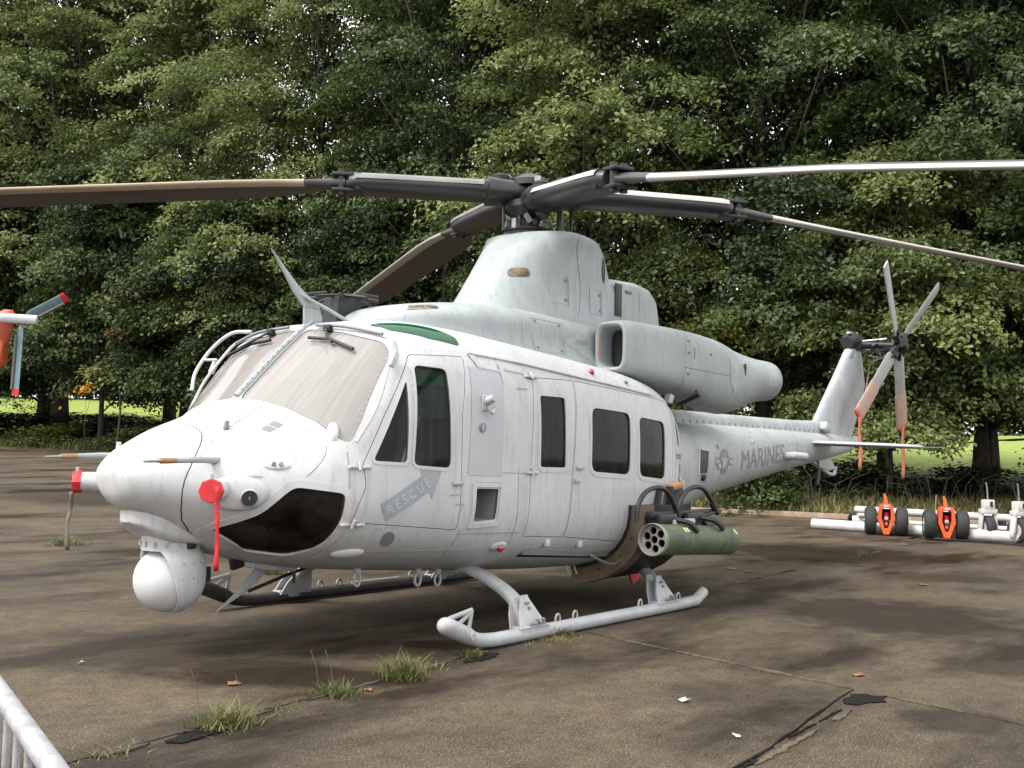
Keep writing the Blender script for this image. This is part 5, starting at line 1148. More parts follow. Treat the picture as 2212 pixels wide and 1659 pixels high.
# red sensor covers with their streamers
def streamer(name, pts, w, m, parent):
    pts = smoothpath(pts, 5); bm = bmesh.new(); prev = None
    for i, p in enumerate(pts):
        tw = .5*math.sin(i*.5); d = Vector((math.cos(YAW-math.pi/2+tw), math.sin(YAW-math.pi/2+tw), 0))*w*.5*(1-.25*math.sin(i*.9)**2)
        cur = [bm.verts.new(p-d), bm.verts.new(p+Vector((.006*math.sin(i), .006*math.cos(i), 0))), bm.verts.new(p+d)]
        if prev:
            for k in (0, 1): bm.faces.new((prev[k], prev[k+1], cur[k+1], cur[k]))
        prev = cur
    o = bm_obj(name, bm, m, parent, True, 179); md = o.modifiers.new('s', 'SOLIDIFY'); md.thickness = .003; return o
def cover(name, label, c, d, r, h, n, m, sp, sm):
    root = empty(name, label, 'cover', c); d = d.normalized(); a = tube('cap', [c-d*.01, c+d*h*.8, c+d*h], [r, r, r*.94], m, None, n, 1, True, 30)
    s_ = streamer('streamer', sp, .034, sm, None); t = tube('cap_tab', [c+Vector((0, 0, r*.9))+d*h*.5, c+Vector((0, 0, r+.025))+d*h*.5], .012, SKIDM, None, 6); local([a, s_, t], root); return root
c1 = Vector((4.14+.076, .69+.065, 1.14)); d1 = Vector((.76, .65, 0))
cover('sensor_cover', 'red octagonal cap with long red streamer beside the black lens on the nose', c1, d1, .078, .03, 8, RED, [c1+d1*.05+Vector((-.02, .05, .03)), c1+d1*.05+Vector((-.02, .055, -.12)), c1+d1*.045+Vector((-.03, .05, -.30)), c1+d1*.04+Vector((-.035, .045, -.49))], RED)
c2 = Vector((4.14+.076, -.69-.065, 1.14)); d2 = Vector((.76, -.65, 0))
cover('sensor_cover', 'red cap with weathered brown streamer at the very tip of the nose', c2, d2, .080, .045, 8, RED, [c2+d2*.055+Vector((0, 0, -.07)), c2+d2*.06+Vector((.0, 0, -.2)), c2+d2*.06+Vector((.02, 0, -.33)), c2+d2*.055+Vector((.01, 0, -.48))], STRAPB)
# orange covers on the two lower tail rotor blades
for i, lab, zend in ((2, 'faded orange cover with streamer on the forward lower tail rotor blade', 1.28), (3, 'faded orange cover with streamer on the upright lower tail rotor blade', 1.15)):
    t = TIPS[i]; d = (t-TRH).normalized(); cd = TRN.cross(d); root = empty('blade_cover', lab, 'cover', t)
    a = loft('sleeve', blade_rings(TRH+d*.13, t+d*.02, .27, cd, .055, [(.55,1,12),(.58,1.02,12),(.97,1.03,11),(1,.9,11)]), ORPINK, None)
    bnd = loft('sleeve_band', blade_rings(TRH+d*.13, t+d*.02, .28, cd, .062, [(.965,1.0,11),(.975,1.02,11),(1.0,1.02,11),(1.01,.8,11)]), ORRED, None)
    s_ = streamer('streamer', [t+Vector((0, .02, .0)), t+Vector((.02, .02, -.3)), t+Vector((-.01, .03, -.55)), Vector((t.x, t.y+.02, zend))], .06, ORRED, None); local([a, bnd, s_], root)
t = streamer('streamer', [(-6.9,.1,1.42),(-6.92,.12,1.25),(-6.92,.1,1.05)], .05, STRAPB, None); tag(t, 'short faded strap dangling below the tail boom ahead of the stabilizer', 'strap')
r = tube('tie_rope', [(-8.95,.12,2.95),(-8.3,.30,2.5),(-8.15,.36,2.42)], .014, STRAPB, None, 6); tag(r, 'pale cord tied from the tail fin to a lower rotor blade', 'cord')
# ------------------------------------------------------------------ ground handling wheels, jacks and pipes at the kerb
def wheel(name, c, ax, r, w, rimm, parent):
    bm = bmesh.new(); ax = ax.normalized(); q = ax.to_track_quat('Z', 'Y').to_matrix(); prof = [(-.5, .58), (-.5, .80), (-.42, .93), (-.28, 1.0), (.28, 1.0), (.42, .93), (.5, .80), (.5, .58), (.3, .56), (-.3, .56)]
    R = []
    for k in range(28):
        a = 2*math.pi*k/28; R.append([bm.verts.new(c+q @ Vector((r*pr_*math.cos(a), r*pr_*math.sin(a), z*w))) for z, pr_ in prof])
    for k in range(28):
        for j in range(len(prof)): bm.faces.new((R[k][j], R[(k+1) % 28][j], R[(k+1) % 28][(j+1) % len(prof)], R[k][(j+1) % len(prof)]))
    wh = bm_obj(name, bm, RUBBER, parent, True, 35)
    bm = bmesh.new(); sweep_bm(bm, [c-ax*w*.44, c-ax*w*.40, c-ax*w*.2, c+ax*w*.2, c+ax*w*.40, c+ax*w*.44], [r*.57, r*.5, r*.36, r*.36, r*.5, r*.57], 24); sweep_bm(bm, [c-ax*w*.5, c+ax*w*.5], r*.14, 12)
    for k in range(5):
        a = k*2*math.pi/5; p = c+q @ Vector((r*.27*math.cos(a), r*.27*math.sin(a), 0))
        sweep_bm(bm, [p-ax*w*.26, p+ax*w*.26], r*.05, 6)
    bm_obj('rim', bm, rimm, wh, True, 40); return wh
def at_u(u, s): x, y = SL(s, (u-1106)/2334*s); return Vector((x, y, float(pave_h(x, y))))
def handling_cart(loc, rz):
    root = empty('handling_wheels', None, 'ground wheels', loc, rz)
    X, Z = Vector((1, 0, 0)), Vector((0, 0, 1))
    for s in (-1, 1): wheel('wheel', Vector((s*.285, 0, .27)), X, .27, .22, CARTW, root)
    tube('axle', [(-.42,0,.27),(.42,0,.27)], .03, STEEL, root, 10)
    out_ = [(-.155,.30),(-.13,.54),(-.09,.60),(.09,.60),(.13,.54),(.155,.30),(.05,.02),(-.05,.02)]; inn = [(-.085,.34),(-.075,.50),(-.05,.53),(.05,.53),(.075,.50),(.085,.34),(.03,.14),(-.03,.14)]
    bm = bmesh.new(); F = [[bm.verts.new((a, y, b)) for a, b in P2] for P2, y in ((out_, -.22), (inn, -.22), (inn, .18), (out_, .18))]
    for i in range(8):
        j = (i+1) % 8
        for k in range(4): bm.faces.new((F[k][i], F[k][j], F[(k+1) % 4][j], F[(k+1) % 4][i]))
    fr = bm_obj('frame', bm, CARTOR, root, False); md = fr.modifiers.new('b', 'BEVEL'); md.width = .012; md.segments = 2
    bm = bmesh.new(); sweep_bm(bm, [Vector((0, -.08, .16)), Vector((0, -.08, .30)), Vector((0, -.08, .31)), Vector((0, -.08, .44))], [.035,.035,.05,.05], 14); pu = bm_obj('pump', bm, RED, root); box('pump_valve', (0, -.14, .33), (.07,.05,.06), PALE, pu); box('pump_valve', (0, -.14, .22), (.05,.05,.05), STEEL, pu); box('frame_back', (0, .16, .32), (.16,.03,.36), INNER, root)
    tube('handle', [(0,.0,.58),(-.015,.0,.72),(-.035,.0,.80)], [.045,.03,.018], CARTOR, root, 8); box('frame_label', (0, -.226, .565), (.10,.006,.04), PALE, fr); return root
c_ = handling_cart(at_u(1917, 21.0), math.atan2(RH.y, RH.x)-.30); c_['label'] = 'orange ground handling wheels standing next to the end of the white pipes'; c_['group'] = 'orange ground handling wheels'
c2_ = copy_tree(c_); c2_.location = at_u(2045, 20.4); c2_.rotation_euler.z += .05; c2_['label'] = 'orange ground handling wheels standing next to the white tow jacks'
tube('locking_lever', [(-.19,-.05,.50),(-.17,-.05,.82)], .012, BRASS, c2_, 6)
def tow_jack(loc, rz):
    root = empty('tow_jack', None, 'jack', loc, rz)
    wheel('wheel', Vector((0, 0, .235)), Vector((1, 0, 0)), .235, .17, CARTW, root)
    bm = bmesh.new()
    for s in (-1, 1): box_bm(bm, Vector((s*.135, 0, .36)), (.05, .12, .36), euler(0, s*R_(-7), 0), .01); box_bm(bm, Vector((s*.16, 0, .17)), (.06,.09,.12), None, .02)
    box_bm(bm, Vector((0, 0, .54)), (.30, .16, .10), None, .015); box_bm(bm, Vector((0, 0, .66)), (.20, .16, .20), None, .015); bm_obj('fork', bm, CARTW, root); box('fork_socket', (.03, -.085, .68), (.05,.01,.1), BLACK, root)
    tube('pump_lever', [(0,0,.74),(-.02,0,1.0),(-.04,0,1.08)], [.016,.014,.018], STEEL, root, 8); return root
j_ = tow_jack(at_u(2136, 20.2), math.atan2(RH.y, RH.x)); j_['label'] = 'white single wheel tow jack close to the orange ground wheels'; j_['group'] = 'white tow jacks'
j2 = copy_tree(j_); j2.location = at_u(2203, 19.7); j2.rotation_euler.z += .35; j2['label'] = 'white single wheel tow jack cut off by the right picture edge'
for (u0, s0, u1, s1, z, r, lab) in ((1760, 22.4, 2420, 18.6, .105, .105, 'thick white pipe lying on the ground behind the orange wheels'), (1852, 24.2, 2420, 20.6, .34, .075, 'slim white pipe raised above the others behind the wheels'), (1925, 22.6, 2420, 20.0, .17, .05, 'thin white pipe lying between the two larger white pipes')):
    a, b = at_u(u0, s0), at_u(u1, s1); o = tube('white_pipe', [a+Vector((0, 0, z)), b+Vector((0, 0, z))], r, CARTW, None, 16); tag(o, lab, 'pipe', 'white pipes along the kerb')
a = at_u(1858, 24.0); rk = empty('pipe_trestle', 'low white and black trestle under the end of the raised pipe', 'trestle', a)
box('trestle_foot', (-.05,.0,.10), (.5,.3,.20), CARTW, rk, euler(.1,.25,.4), .02); box('trestle_pad', (-.25,-.25,.17), (.5,.12,.10), RUBBER, rk, euler(0,-.35,.5), .02); box('trestle_top', (.1,.1,.235), (.35,.16,.06), CARTW, rk, euler(0,.0,.4), .02)
for u1, s1 in ((2150, 22.5), (2400, 20.8)):
    o = box('pipe_block', at_u(u1, s1)+Vector((0, 0, .13)), (.18,.5,.26), RUBBER, None, euler(0,0,-.6), .02); tag(o, 'dark block propping up the raised white pipe' if u1 < 2300 else 'dark block holding the pipes beyond the picture edge', 'block')
# ------------------------------------------------------------------ crowd barrier at the lower left corner
bar = empty('crowd_barrier', 'white tubular crowd barrier with thin upright bars in the lower left corner', 'barrier', (7.45, 4.6, 0))
B0, B1 = Vector((7.35, 4.31, 1.0)), Vector((7.66, 5.20, 1.0)); bd = (B1-B0).normalized()
ps = [tube('top_rail', [B0-bd*1.3, B1+bd*.6], .0165, GALV, None, 16)]
for k in range(-10, 14):
    p = B0+bd*(k*.105+.02); ps.append(tube('upright_bar', [p-Vector((0, 0, .02)), p-Vector((0, 0, .78))], .006, GALV, None, 8))
ps.append(tube('bottom_rail', [B0-bd*1.3-Vector((0,0,.78)), B1+bd*.6-Vector((0,0,.78))], .018, GALV, None, 12))
for e in (B0-bd*1.3, B1+bd*.6): ps.append(tube('end_post', [e, e-Vector((0,0,1.0))], .02, GALV, None, 12)); ps.append(tube('foot', [e-Vector((.25*bd.y,-.25*bd.x,.985)), e-Vector((-.25*bd.y,.25*bd.x,.985))], .02, GALV, None, 10))
local(ps, bar)
# ------------------------------------------------------------------ tail of a second, orange red helicopter at the left edge
h2 = empty('red_helicopter', 'tail of an orange red helicopter with teal tail rotor at the left edge', 'helicopter', at_u(-140, 23))
S2 = 23.0
def q2(u, v, ds=0): 
    s = S2+ds; x, y = SL(s, (u-1106)/2334*s); hz = 973.9+(u-1106)*.026; return Vector((x, y, CAM_O.z+(hz-v)/2334*s))
ps = []
hubq = q2(38, 690); fd = RH
def ell(u, v, w, h, ds=0):
    c = q2(u, v, ds); return [c+RH*w*math.cos(a)*.0+FH*w*math.cos(a)+Vector((0, 0, h*math.sin(a))) for a in np.linspace(0, 2*math.pi, 25)[:-1]]
ps.append(loft('tail_boom', [ell(-420, 830, .75, .8), ell(-300, 815, .55, .62), ell(-150, 795, .42, .5), ell(-60, 780, .34, .46), ell(-10, 762, .26, .42), ell(6, 760, .14, .3)], REDHELI))
py = []
for u, v, w, h in ((-60, 800, .16, .3), (-20, 740, .15, .32), (-2, 690, .14, .26), (4, 676, .12, .2), (8, 668, .05, .1)): 
    c = q2(u, v); py.append([c+RH*(h*math.cos(a))+FH*(w*math.sin(a)) for a in np.linspace(0, 2*math.pi, 21)[:-1]])
ps.append(loft('tail_pylon', py, REDHELI))
bm = bmesh.new(); sweep_bm(bm, [q2(8, 690), hubq+RH*.1], [.10,.07], 12); box_bm(bm, hubq, (.22,.22,.14), euler(.4,.2,.1), .03); sweep_bm(bm, [hubq, hubq-Vector((0,0,.22))], [.06,.04], 8); ps.append(bm_obj('tail_rotor_hub', bm, SKIDM))
for (u, v, red) in ((132, 640, 1), (33, 855, 1), (-70, 668, 1), (20, 560, 0)):
    if v == 560: continue
    t_ = q2(u, v, -.1 if u > 100 else 0); d = (t_-hubq).normalized(); cd = d.cross(FH).normalized() if u != 33 else RH
    L_ = (t_-hubq).length
    b_ = loft('tail_rotor_blade', blade_rings(hubq+d*.12, t_, .22, cd, .04, [(0,.5,35),(.12,1,35),(.95,1,30),(.951,1,30)]), TEAL); e_ = loft('blade_tip', blade_rings(hubq+d*.12, t_, .225, cd, .044, [(.90,1,30),(1,1,30)]), RED); f_ = loft('blade_edge', blade_rings(hubq+d*.12-cd*.09-Vector((0,0,.02)), t_-cd*.09-Vector((0,0,.02)), .06, cd, .05, [(.12,1,30),(.90,1,30)]), STRAPB)
    ps += [b_, e_, f_]
ps.append(tube('horizontal_tail', [q2(-90, 680, -.3), q2(72, 690, -.35)], .05, SKIDM, None, 10, 2.0)); 
wq = q2(-300, 900); gz = float(pave_h(wq.x, wq.y)); wh_ = wheel('tail_wheel', Vector((wq.x, wq.y, gz+.25)), FH, .25, .18, STEEL, None); ps.append(wh_); ps.append(tube('tail_wheel_strut', [q2(-300, 830), Vector((wq.x, wq.y, gz+.25))], .06, STEEL))
for o in ps: o.data.transform(Matrix.Translation(-h2.location)); o.parent = h2
for o in wh_.children: o.data.transform(Matrix.Translation(-h2.location))

# ------------------------------------------------------------------ vegetation
def leafmat(name, c0, c1, c2, trans=.35):
    m = bpy.data.materials.new(name); m.use_nodes = True; n = m.node_tree.nodes; l = m.node_tree.links; b = n['Principled BSDF']
    at = n.new('ShaderNodeAttribute'); at.attribute_name = 'tint'; r = n.new('ShaderNodeValToRGB'); r.color_ramp.elements[0].color = (*c0, 1); r.color_ramp.elements[1].color = (*c2, 1)
    e = r.color_ramp.elements.new(.5); e.color = (*c1, 1); l.new(at.outputs['Fac'], r.inputs[0]); l.new(r.outputs[0], b.inputs['Base Color']); b.inputs['Roughness'].default_value = .5; b.inputs['Specular IOR Level'].default_value = .35
    t = n.new('ShaderNodeBsdfTranslucent'); hs = n.new('ShaderNodeHueSaturation'); hs.inputs['Value'].default_value = 1.2; l.new(r.outputs[0], hs.inputs['Color']); l.new(hs.outputs[0], t.inputs[0])
    x = n.new('ShaderNodeMixShader'); x.inputs[0].default_value = trans; l.new(b.outputs[0], x.inputs[1]); l.new(t.outputs[0], x.inputs[2]); l.new(x.outputs[0], n['Material Output'].inputs[0]); return m
LEAF = leafmat('oak leaves', (.020, .035, .011), (.058, .086, .025), (.13, .165, .048))
LEAF_SHADE = leafmat('dark leaves with painted shade', (.008, .015, .006), (.019, .031, .011), (.045, .062, .02), .22)  # darker leaf copy; the shade deep in the wood is put into its colour
LEAF_LIT = leafmat('oak leaves with painted light', (.070, .096, .029), (.155, .185, .058), (.24, .265, .095))  # brighter leaf copy; the light on the front crowns is in its colour
LEAFY = leafmat('yellowing leaves', (.05, .07, .02), (.11, .13, .03), (.22, .20, .04))
LEAFR = leafmat('red leaves', (.10, .03, .012), (.20, .06, .018), (.30, .13, .03))
GRASSM = leafmat('grass blades', (.055, .075, .022), (.11, .115, .04), (.24, .20, .085), .25)
BARK = mat('bark', (.045, .036, .028), .9, noise=(6, .5), bump=(14, .8))
rng = np.random.default_rng(11)
def rand_dir(n): v = rng.normal(size=(n, 3)); return v/np.linalg.norm(v, axis=1, keepdims=True)
def leaves_mesh(name, P, N, size, tint, m):
    """one folded two-triangle-pair leaf per point: P positions, N normals, size lengths"""
    n = len(P); T = rand_dir(n); T[:, 2] -= .35; T -= N*(T*N).sum(1, keepdims=True); T /= np.linalg.norm(T, axis=1, keepdims=True)+1e-9; B = np.cross(N, T)
    L = size[:, None]; V = np.empty((n, 6, 3)); fold = N*L
    for i, (t_, w_, z_) in enumerate(((0, 0, 0), (.30, .27, .07), (.68, .25, .04), (1, 0, -.14), (.68, -.25, .04), (.30, -.27, .07))): V[:, i] = P+T*L*t_+B*L*w_+fold*z_
    me = bpy.data.meshes.new(name); me.vertices.add(n*6); me.vertices.foreach_set('co', V.astype(np.float32).ravel()); b0 = np.arange(n, dtype=np.int32)[:, None]*6
    li = np.concatenate([b0+np.array([0, 1, 2, 3]), b0+np.array([0, 3, 4, 5])], 1).astype(np.int32); me.loops.add(n*8); me.loops.foreach_set('vertex_index', li.ravel())
    me.polygons.add(2*n); me.polygons.foreach_set('loop_start', np.arange(0, n*8, 4, dtype=np.int32)); me.polygons.foreach_set('loop_total', np.full(2*n, 4, np.int32)); me.update()
    a = me.attributes.new('tint', 'FLOAT', 'POINT'); a.data.foreach_set('value', np.repeat(np.clip(tint, 0, 1), 6).astype(np.float32)); me.materials.append(m); return me
def crown(name, H, base, R, nb, seed, m=LEAF, leaf=.135, per=52, spr=34):
    """clumps on boughs: every clump a shallow dome of drooping sprays"""
    global rng; rng = np.random.default_rng(seed); P, N, S, TT, tips = [], [], [], [], []
    for i in range(nb):
        h = base+(H-base)*((i+.5)/nb)**.95; f = (h-base)/(H-base); prof = (.62+.6*f)*(1-f)**.55*1.25 if f > .35 else .80+.25*f
        r = R*prof*(.55+.5*rng.random()); a = i*2.39996+rng.normal()*.3; c = np.array([r*math.cos(a), r*math.sin(a), h+rng.normal()*.25]); tips.append(c)
        cr = (1.25+.95*rng.random())*(R/4.4); ct = rng.normal()*.19
        for k in range(spr):
            u = rng.random()**.5; b = rng.random()*6.283; q = c+np.array([cr*u*math.cos(b), cr*u*math.sin(b), cr*(.7*(1-u*u)-.35)+rng.normal()*.14]); outd = np.array([math.cos(a)+.9*math.cos(b)*u, math.sin(a)+.9*math.sin(b)*u, .0]); st = rng.normal()*.13
            n = per; e = rng.normal(size=(n, 3))*np.array([.24, .24, .10]); e[:, 2] -= .45*(e[:, 0]*outd[0]+e[:, 1]*outd[1])*.6
            P.append(q+e); nn_ = rng.normal(size=(n, 3))*.55+np.array([0, 0, .9])+outd*.35; N.append(nn_); S.append(leaf*(.7+.6*rng.random(n))); TT.append(.42+ct+st+rng.normal(size=n)*.14)
    # inner foliage, sparser, shade painted in by a darker tint, closes the heart of the crown
    ni = int(nb*spr*per*.10); f = rng.random(ni); a = rng.random(ni)*6.283; rr = R*.62*np.sqrt(rng.random(ni))*np.where(f > .4, 1.15*(1-f)**.5, .9)
    P.append(np.stack([rr*np.cos(a), rr*np.sin(a), base+(H-base)*f], 1)); N.append(rng.normal(size=(ni, 3))+np.array([0, 0, .5])); S.append(leaf*1.25*(.8+.5*rng.random(ni))); TT.append(.3+rng.normal(size=ni)*.12)
    P, N, S, TT = np.concatenate(P), np.concatenate(N), np.concatenate(S), np.concatenate(TT); N /= np.linalg.norm(N, axis=1, keepdims=True)
    return leaves_mesh(name, P, N, S, TT, m), tips
def trunk_mesh(name, H, r, tips, seed):
    rnd = random.Random(seed); bm = bmesh.new(); top = H*.86; axis = []
    for k in range(9): f = k/8; axis.append(Vector((.25*math.sin(f*5+seed)*f, .25*math.cos(f*4+seed*2)*f, -.3+top*f)))
    sweep_bm(bm, axis, [r*(1.45 if k == 0 else 1)*(1-.82*k/8) for k in range(9)], 10)
    for c in tips[::max(1, len(tips)//26)]:
        z = max(1.2, c[2]*.72-.4); f = min(1, z/top); p0 = Vector((.25*math.sin(f*5+seed)*f, .25*math.cos(f*4+seed*2)*f, z)); p2 = Vector(c); p1 = p0.lerp(p2, .5)+Vector((rnd.uniform(-.3,.3), rnd.uniform(-.3,.3), .35))
        sweep_bm(bm, [p0, p1, p2], [r*.34*(1-.5*f), r*.2*(1-.5*f), .02], 6)
    bmesh.ops.recalc_face_normals(bm, faces=bm.faces); me = bpy.data.meshes.new(name); bm.to_mesh(me); bm.free(); me.materials.append(BARK); me.shade_smooth(); return me
CROWNS = []
for k, (H, base, R, nb) in enumerate(((19, 2.5, 4.6, 40), (21, 3.0, 5.0, 44), (18, 2.2, 4.4, 38), (20, 2.7, 5.2, 44), (9.4, 2.1, 3.0, 26))):
    cm, tips = crown('crown', H, base, R, nb, 20+k); CROWNS.append((cm, trunk_mesh('trunk', H, .21+.03*k if k < 4 else .10, tips, k), LEAF_SHADE, LEAF_LIT))
BACK = 'tall dense tree in the dark wood behind the front row'
def tree(kind, s, l, sc, rz, label, group=None, name='tree', sz=None):
    x, y = SL(s, l); d = float(kerb_d(x, y)); z = float(land_h(x, y)) if d > 0 else float(pave_h(x, y)); cm, tm, dm, lit_m = CROWNS[kind]; over = dm if label == BACK else lit_m if 'pale' in label or 'light green' in label else None
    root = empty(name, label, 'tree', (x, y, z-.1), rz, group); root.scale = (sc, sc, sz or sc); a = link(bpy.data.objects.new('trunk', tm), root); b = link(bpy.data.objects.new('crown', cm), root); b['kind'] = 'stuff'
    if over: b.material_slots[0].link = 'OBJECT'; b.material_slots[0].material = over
    return root
FRONT = [(0, 29.0, 12.6, 1.0, 0, 'big leafy oak standing behind the orange ground wheels'), (1, 31.0, 7.2, 1.0, 1.3, 'big leafy oak standing behind the tail rotor'), (2, 33.0, 2.4, 1.1, 2.2, 'tall sunlit light green tree directly behind the rotor mast'), (3, 30.5, 17.5, 1.0, .6, 'big leafy oak at the right end of the tree row'),
         (0, 38.0, -2.4, 1.15, 3.9, 'tall dark tree behind the roof wire cutter'), (1, 43.5, -8.2, 1.15, 5.1, 'tall tree with pale sunlit green top behind the nose'), (2, 48.5, -14.5, 1.3, .4, 'tall pale sunlit green tree behind the left rotor blade'), (3, 51.5, -21.5, 1.3, 2.7, 'tall pale sunlit tree behind the tail of the red helicopter'), (0, 53.5, -28.5, 1.3, 1.9, 'tall pale sunlit tree at the far left end of the tree row')]
for k, s, l, sc, rz, lab in FRONT: tree(k, s, l, sc, rz, lab, 'trees along the pavement edge')
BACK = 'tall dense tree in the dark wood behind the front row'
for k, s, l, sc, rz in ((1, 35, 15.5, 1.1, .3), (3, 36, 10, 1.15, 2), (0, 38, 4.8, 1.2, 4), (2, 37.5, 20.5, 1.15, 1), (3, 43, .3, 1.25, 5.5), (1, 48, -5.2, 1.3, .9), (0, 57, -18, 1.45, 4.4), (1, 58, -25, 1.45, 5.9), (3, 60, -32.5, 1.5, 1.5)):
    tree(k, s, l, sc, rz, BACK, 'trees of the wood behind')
for k, s, l, sc, rz, lab in ((2, 31.5, 10.9, .8, 1.1, 'slender tree trunk standing between the two thicker oaks at right'), (0, 33.0, 14.6, .8, 2.9, 'slender tree behind the rightmost oak trunk'), (2, 55.5, -23.6, .9, .4, 'slender tree standing in the lawn gap at the left')): tree(k, s, l, sc, rz, lab, 'slender trees behind the oaks', 'slender_tree')
for s, l, sc, rz, sz_, lab in ((27.6, 9.7, .95, .5, .95, 'young light green oak with low branches behind the tail rotor'), (27.0, 14.6, .9, 2, .95, 'young light green oak with low branches at the right edge'), (35.5, .3, 1.0, 4, 1.0, 'young tree behind the engine exhaust'), (43.0, -11.6, 1.15, 1, 1.15, 'young tree behind the pitot probe'), (46.5, -17.6, 1.25, 3, 1.3, 'young tree behind the red helicopter rotor'), (50.0, -25.0, 1.25, 5, 1.3, 'young tree at the left picture edge'), (40.2, -5.2, 1.1, 2.4, 1.1, 'young tree behind the windshield'), (30.5, 4.6, .85, 1.2, .85, 'young yellowish tree between exhaust nozzle and tail fin')):
    t = tree(4, s, l, sc, rz, lab, 'young trees with low branches', 'young_tree', sz_)
    if 'yellowish' in lab:
        cm, tips = crown('crown', 8.2, .6, 2.6, 34, 77, LEAFY); [setattr(c, 'data', cm) for c in t.children if c.name.startswith('crown')]
# one small maple already turned red, and a yellow sprig
rm, tips = crown('crown', 6.2, 5.2, .55, 4, 91, LEAFR, .17, 9, 6); xx, yy = SL(43.4, -15.8); root = empty('red_sapling', 'slender sapling with orange red autumn leaves left of the windshield', 'tree', (xx, yy, float(land_h(xx, yy))), 0)
link(bpy.data.objects.new('trunk', trunk_mesh('trunk', 6.2, .06, tips, 3)), root); b = link(bpy.data.objects.new('crown', rm), root); b['kind'] = 'stuff'
ym, tips = crown('crown', 3.1, 2.8, .12, 1, 92, leafmat('golden leaves', (.4, .2, .02), (.5, .27, .03), (.6, .36, .04)), .16, 10, 4); xx, yy = SL(42.0, -16.5); root = empty('golden_sapling', 'tiny sapling with golden leaves above the field at the left', 'tree', (xx, yy, float(land_h(xx, yy))), 0)
link(bpy.data.objects.new('trunk', trunk_mesh('trunk', 3.0, .03, tips, 5)), root); b = link(bpy.data.objects.new('crown', ym), root); b['kind'] = 'stuff'
# far hedge line closing the field behind the wood
hm, tips = crown('crown', 9, .3, 3.6, 60, 55, LEAF, .3, 20, 10)
for i in range(17):
    l = -64+i*8.2; x, y = SL(112+3*math.sin(i*2.1), l); root = empty('hedge_tree', 'distant hedge tree beyond the bright meadow', 'tree', (x, y, float(land_h(x, y))-.2), i*1.7, 'hedge trees beyond the meadow'); root.scale = (1.6, 1.6, 1.5+.35*math.sin(i*1.3))
    link(bpy.data.objects.new('trunk', CROWNS[4][1]), root); b = link(bpy.data.objects.new('crown', hm), root); b['kind'] = 'stuff'
# low bushes on the bank
bmh, tips = crown('crown', 1.5, .05, .95, 16, 63, LEAF, .11, 26, 9); bty, _t = crown('crown', 1.2, .05, .8, 12, 64, LEAFY, .1, 24, 8)
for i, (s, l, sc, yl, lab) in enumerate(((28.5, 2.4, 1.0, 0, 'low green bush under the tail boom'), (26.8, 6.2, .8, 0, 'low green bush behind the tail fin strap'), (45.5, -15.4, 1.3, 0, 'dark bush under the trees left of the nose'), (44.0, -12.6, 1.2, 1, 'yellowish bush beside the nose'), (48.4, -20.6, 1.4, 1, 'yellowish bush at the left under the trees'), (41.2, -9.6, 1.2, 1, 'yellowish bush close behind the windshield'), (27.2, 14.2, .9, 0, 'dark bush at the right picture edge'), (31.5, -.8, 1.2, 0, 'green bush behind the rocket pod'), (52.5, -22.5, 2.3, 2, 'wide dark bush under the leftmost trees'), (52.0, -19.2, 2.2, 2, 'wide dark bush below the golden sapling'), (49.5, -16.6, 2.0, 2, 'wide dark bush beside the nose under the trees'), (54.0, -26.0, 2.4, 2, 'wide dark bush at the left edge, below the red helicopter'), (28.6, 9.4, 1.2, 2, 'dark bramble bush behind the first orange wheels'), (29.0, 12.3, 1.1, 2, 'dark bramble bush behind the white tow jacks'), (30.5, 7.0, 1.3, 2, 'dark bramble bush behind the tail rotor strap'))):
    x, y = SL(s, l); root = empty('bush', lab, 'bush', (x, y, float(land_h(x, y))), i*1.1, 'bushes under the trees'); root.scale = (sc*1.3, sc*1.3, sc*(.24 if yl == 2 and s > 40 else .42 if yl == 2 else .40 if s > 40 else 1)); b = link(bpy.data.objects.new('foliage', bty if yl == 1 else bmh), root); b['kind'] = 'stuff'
    if yl == 2: b.material_slots[0].link = 'OBJECT'; b.material_slots[0].material = LEAF_SHADE
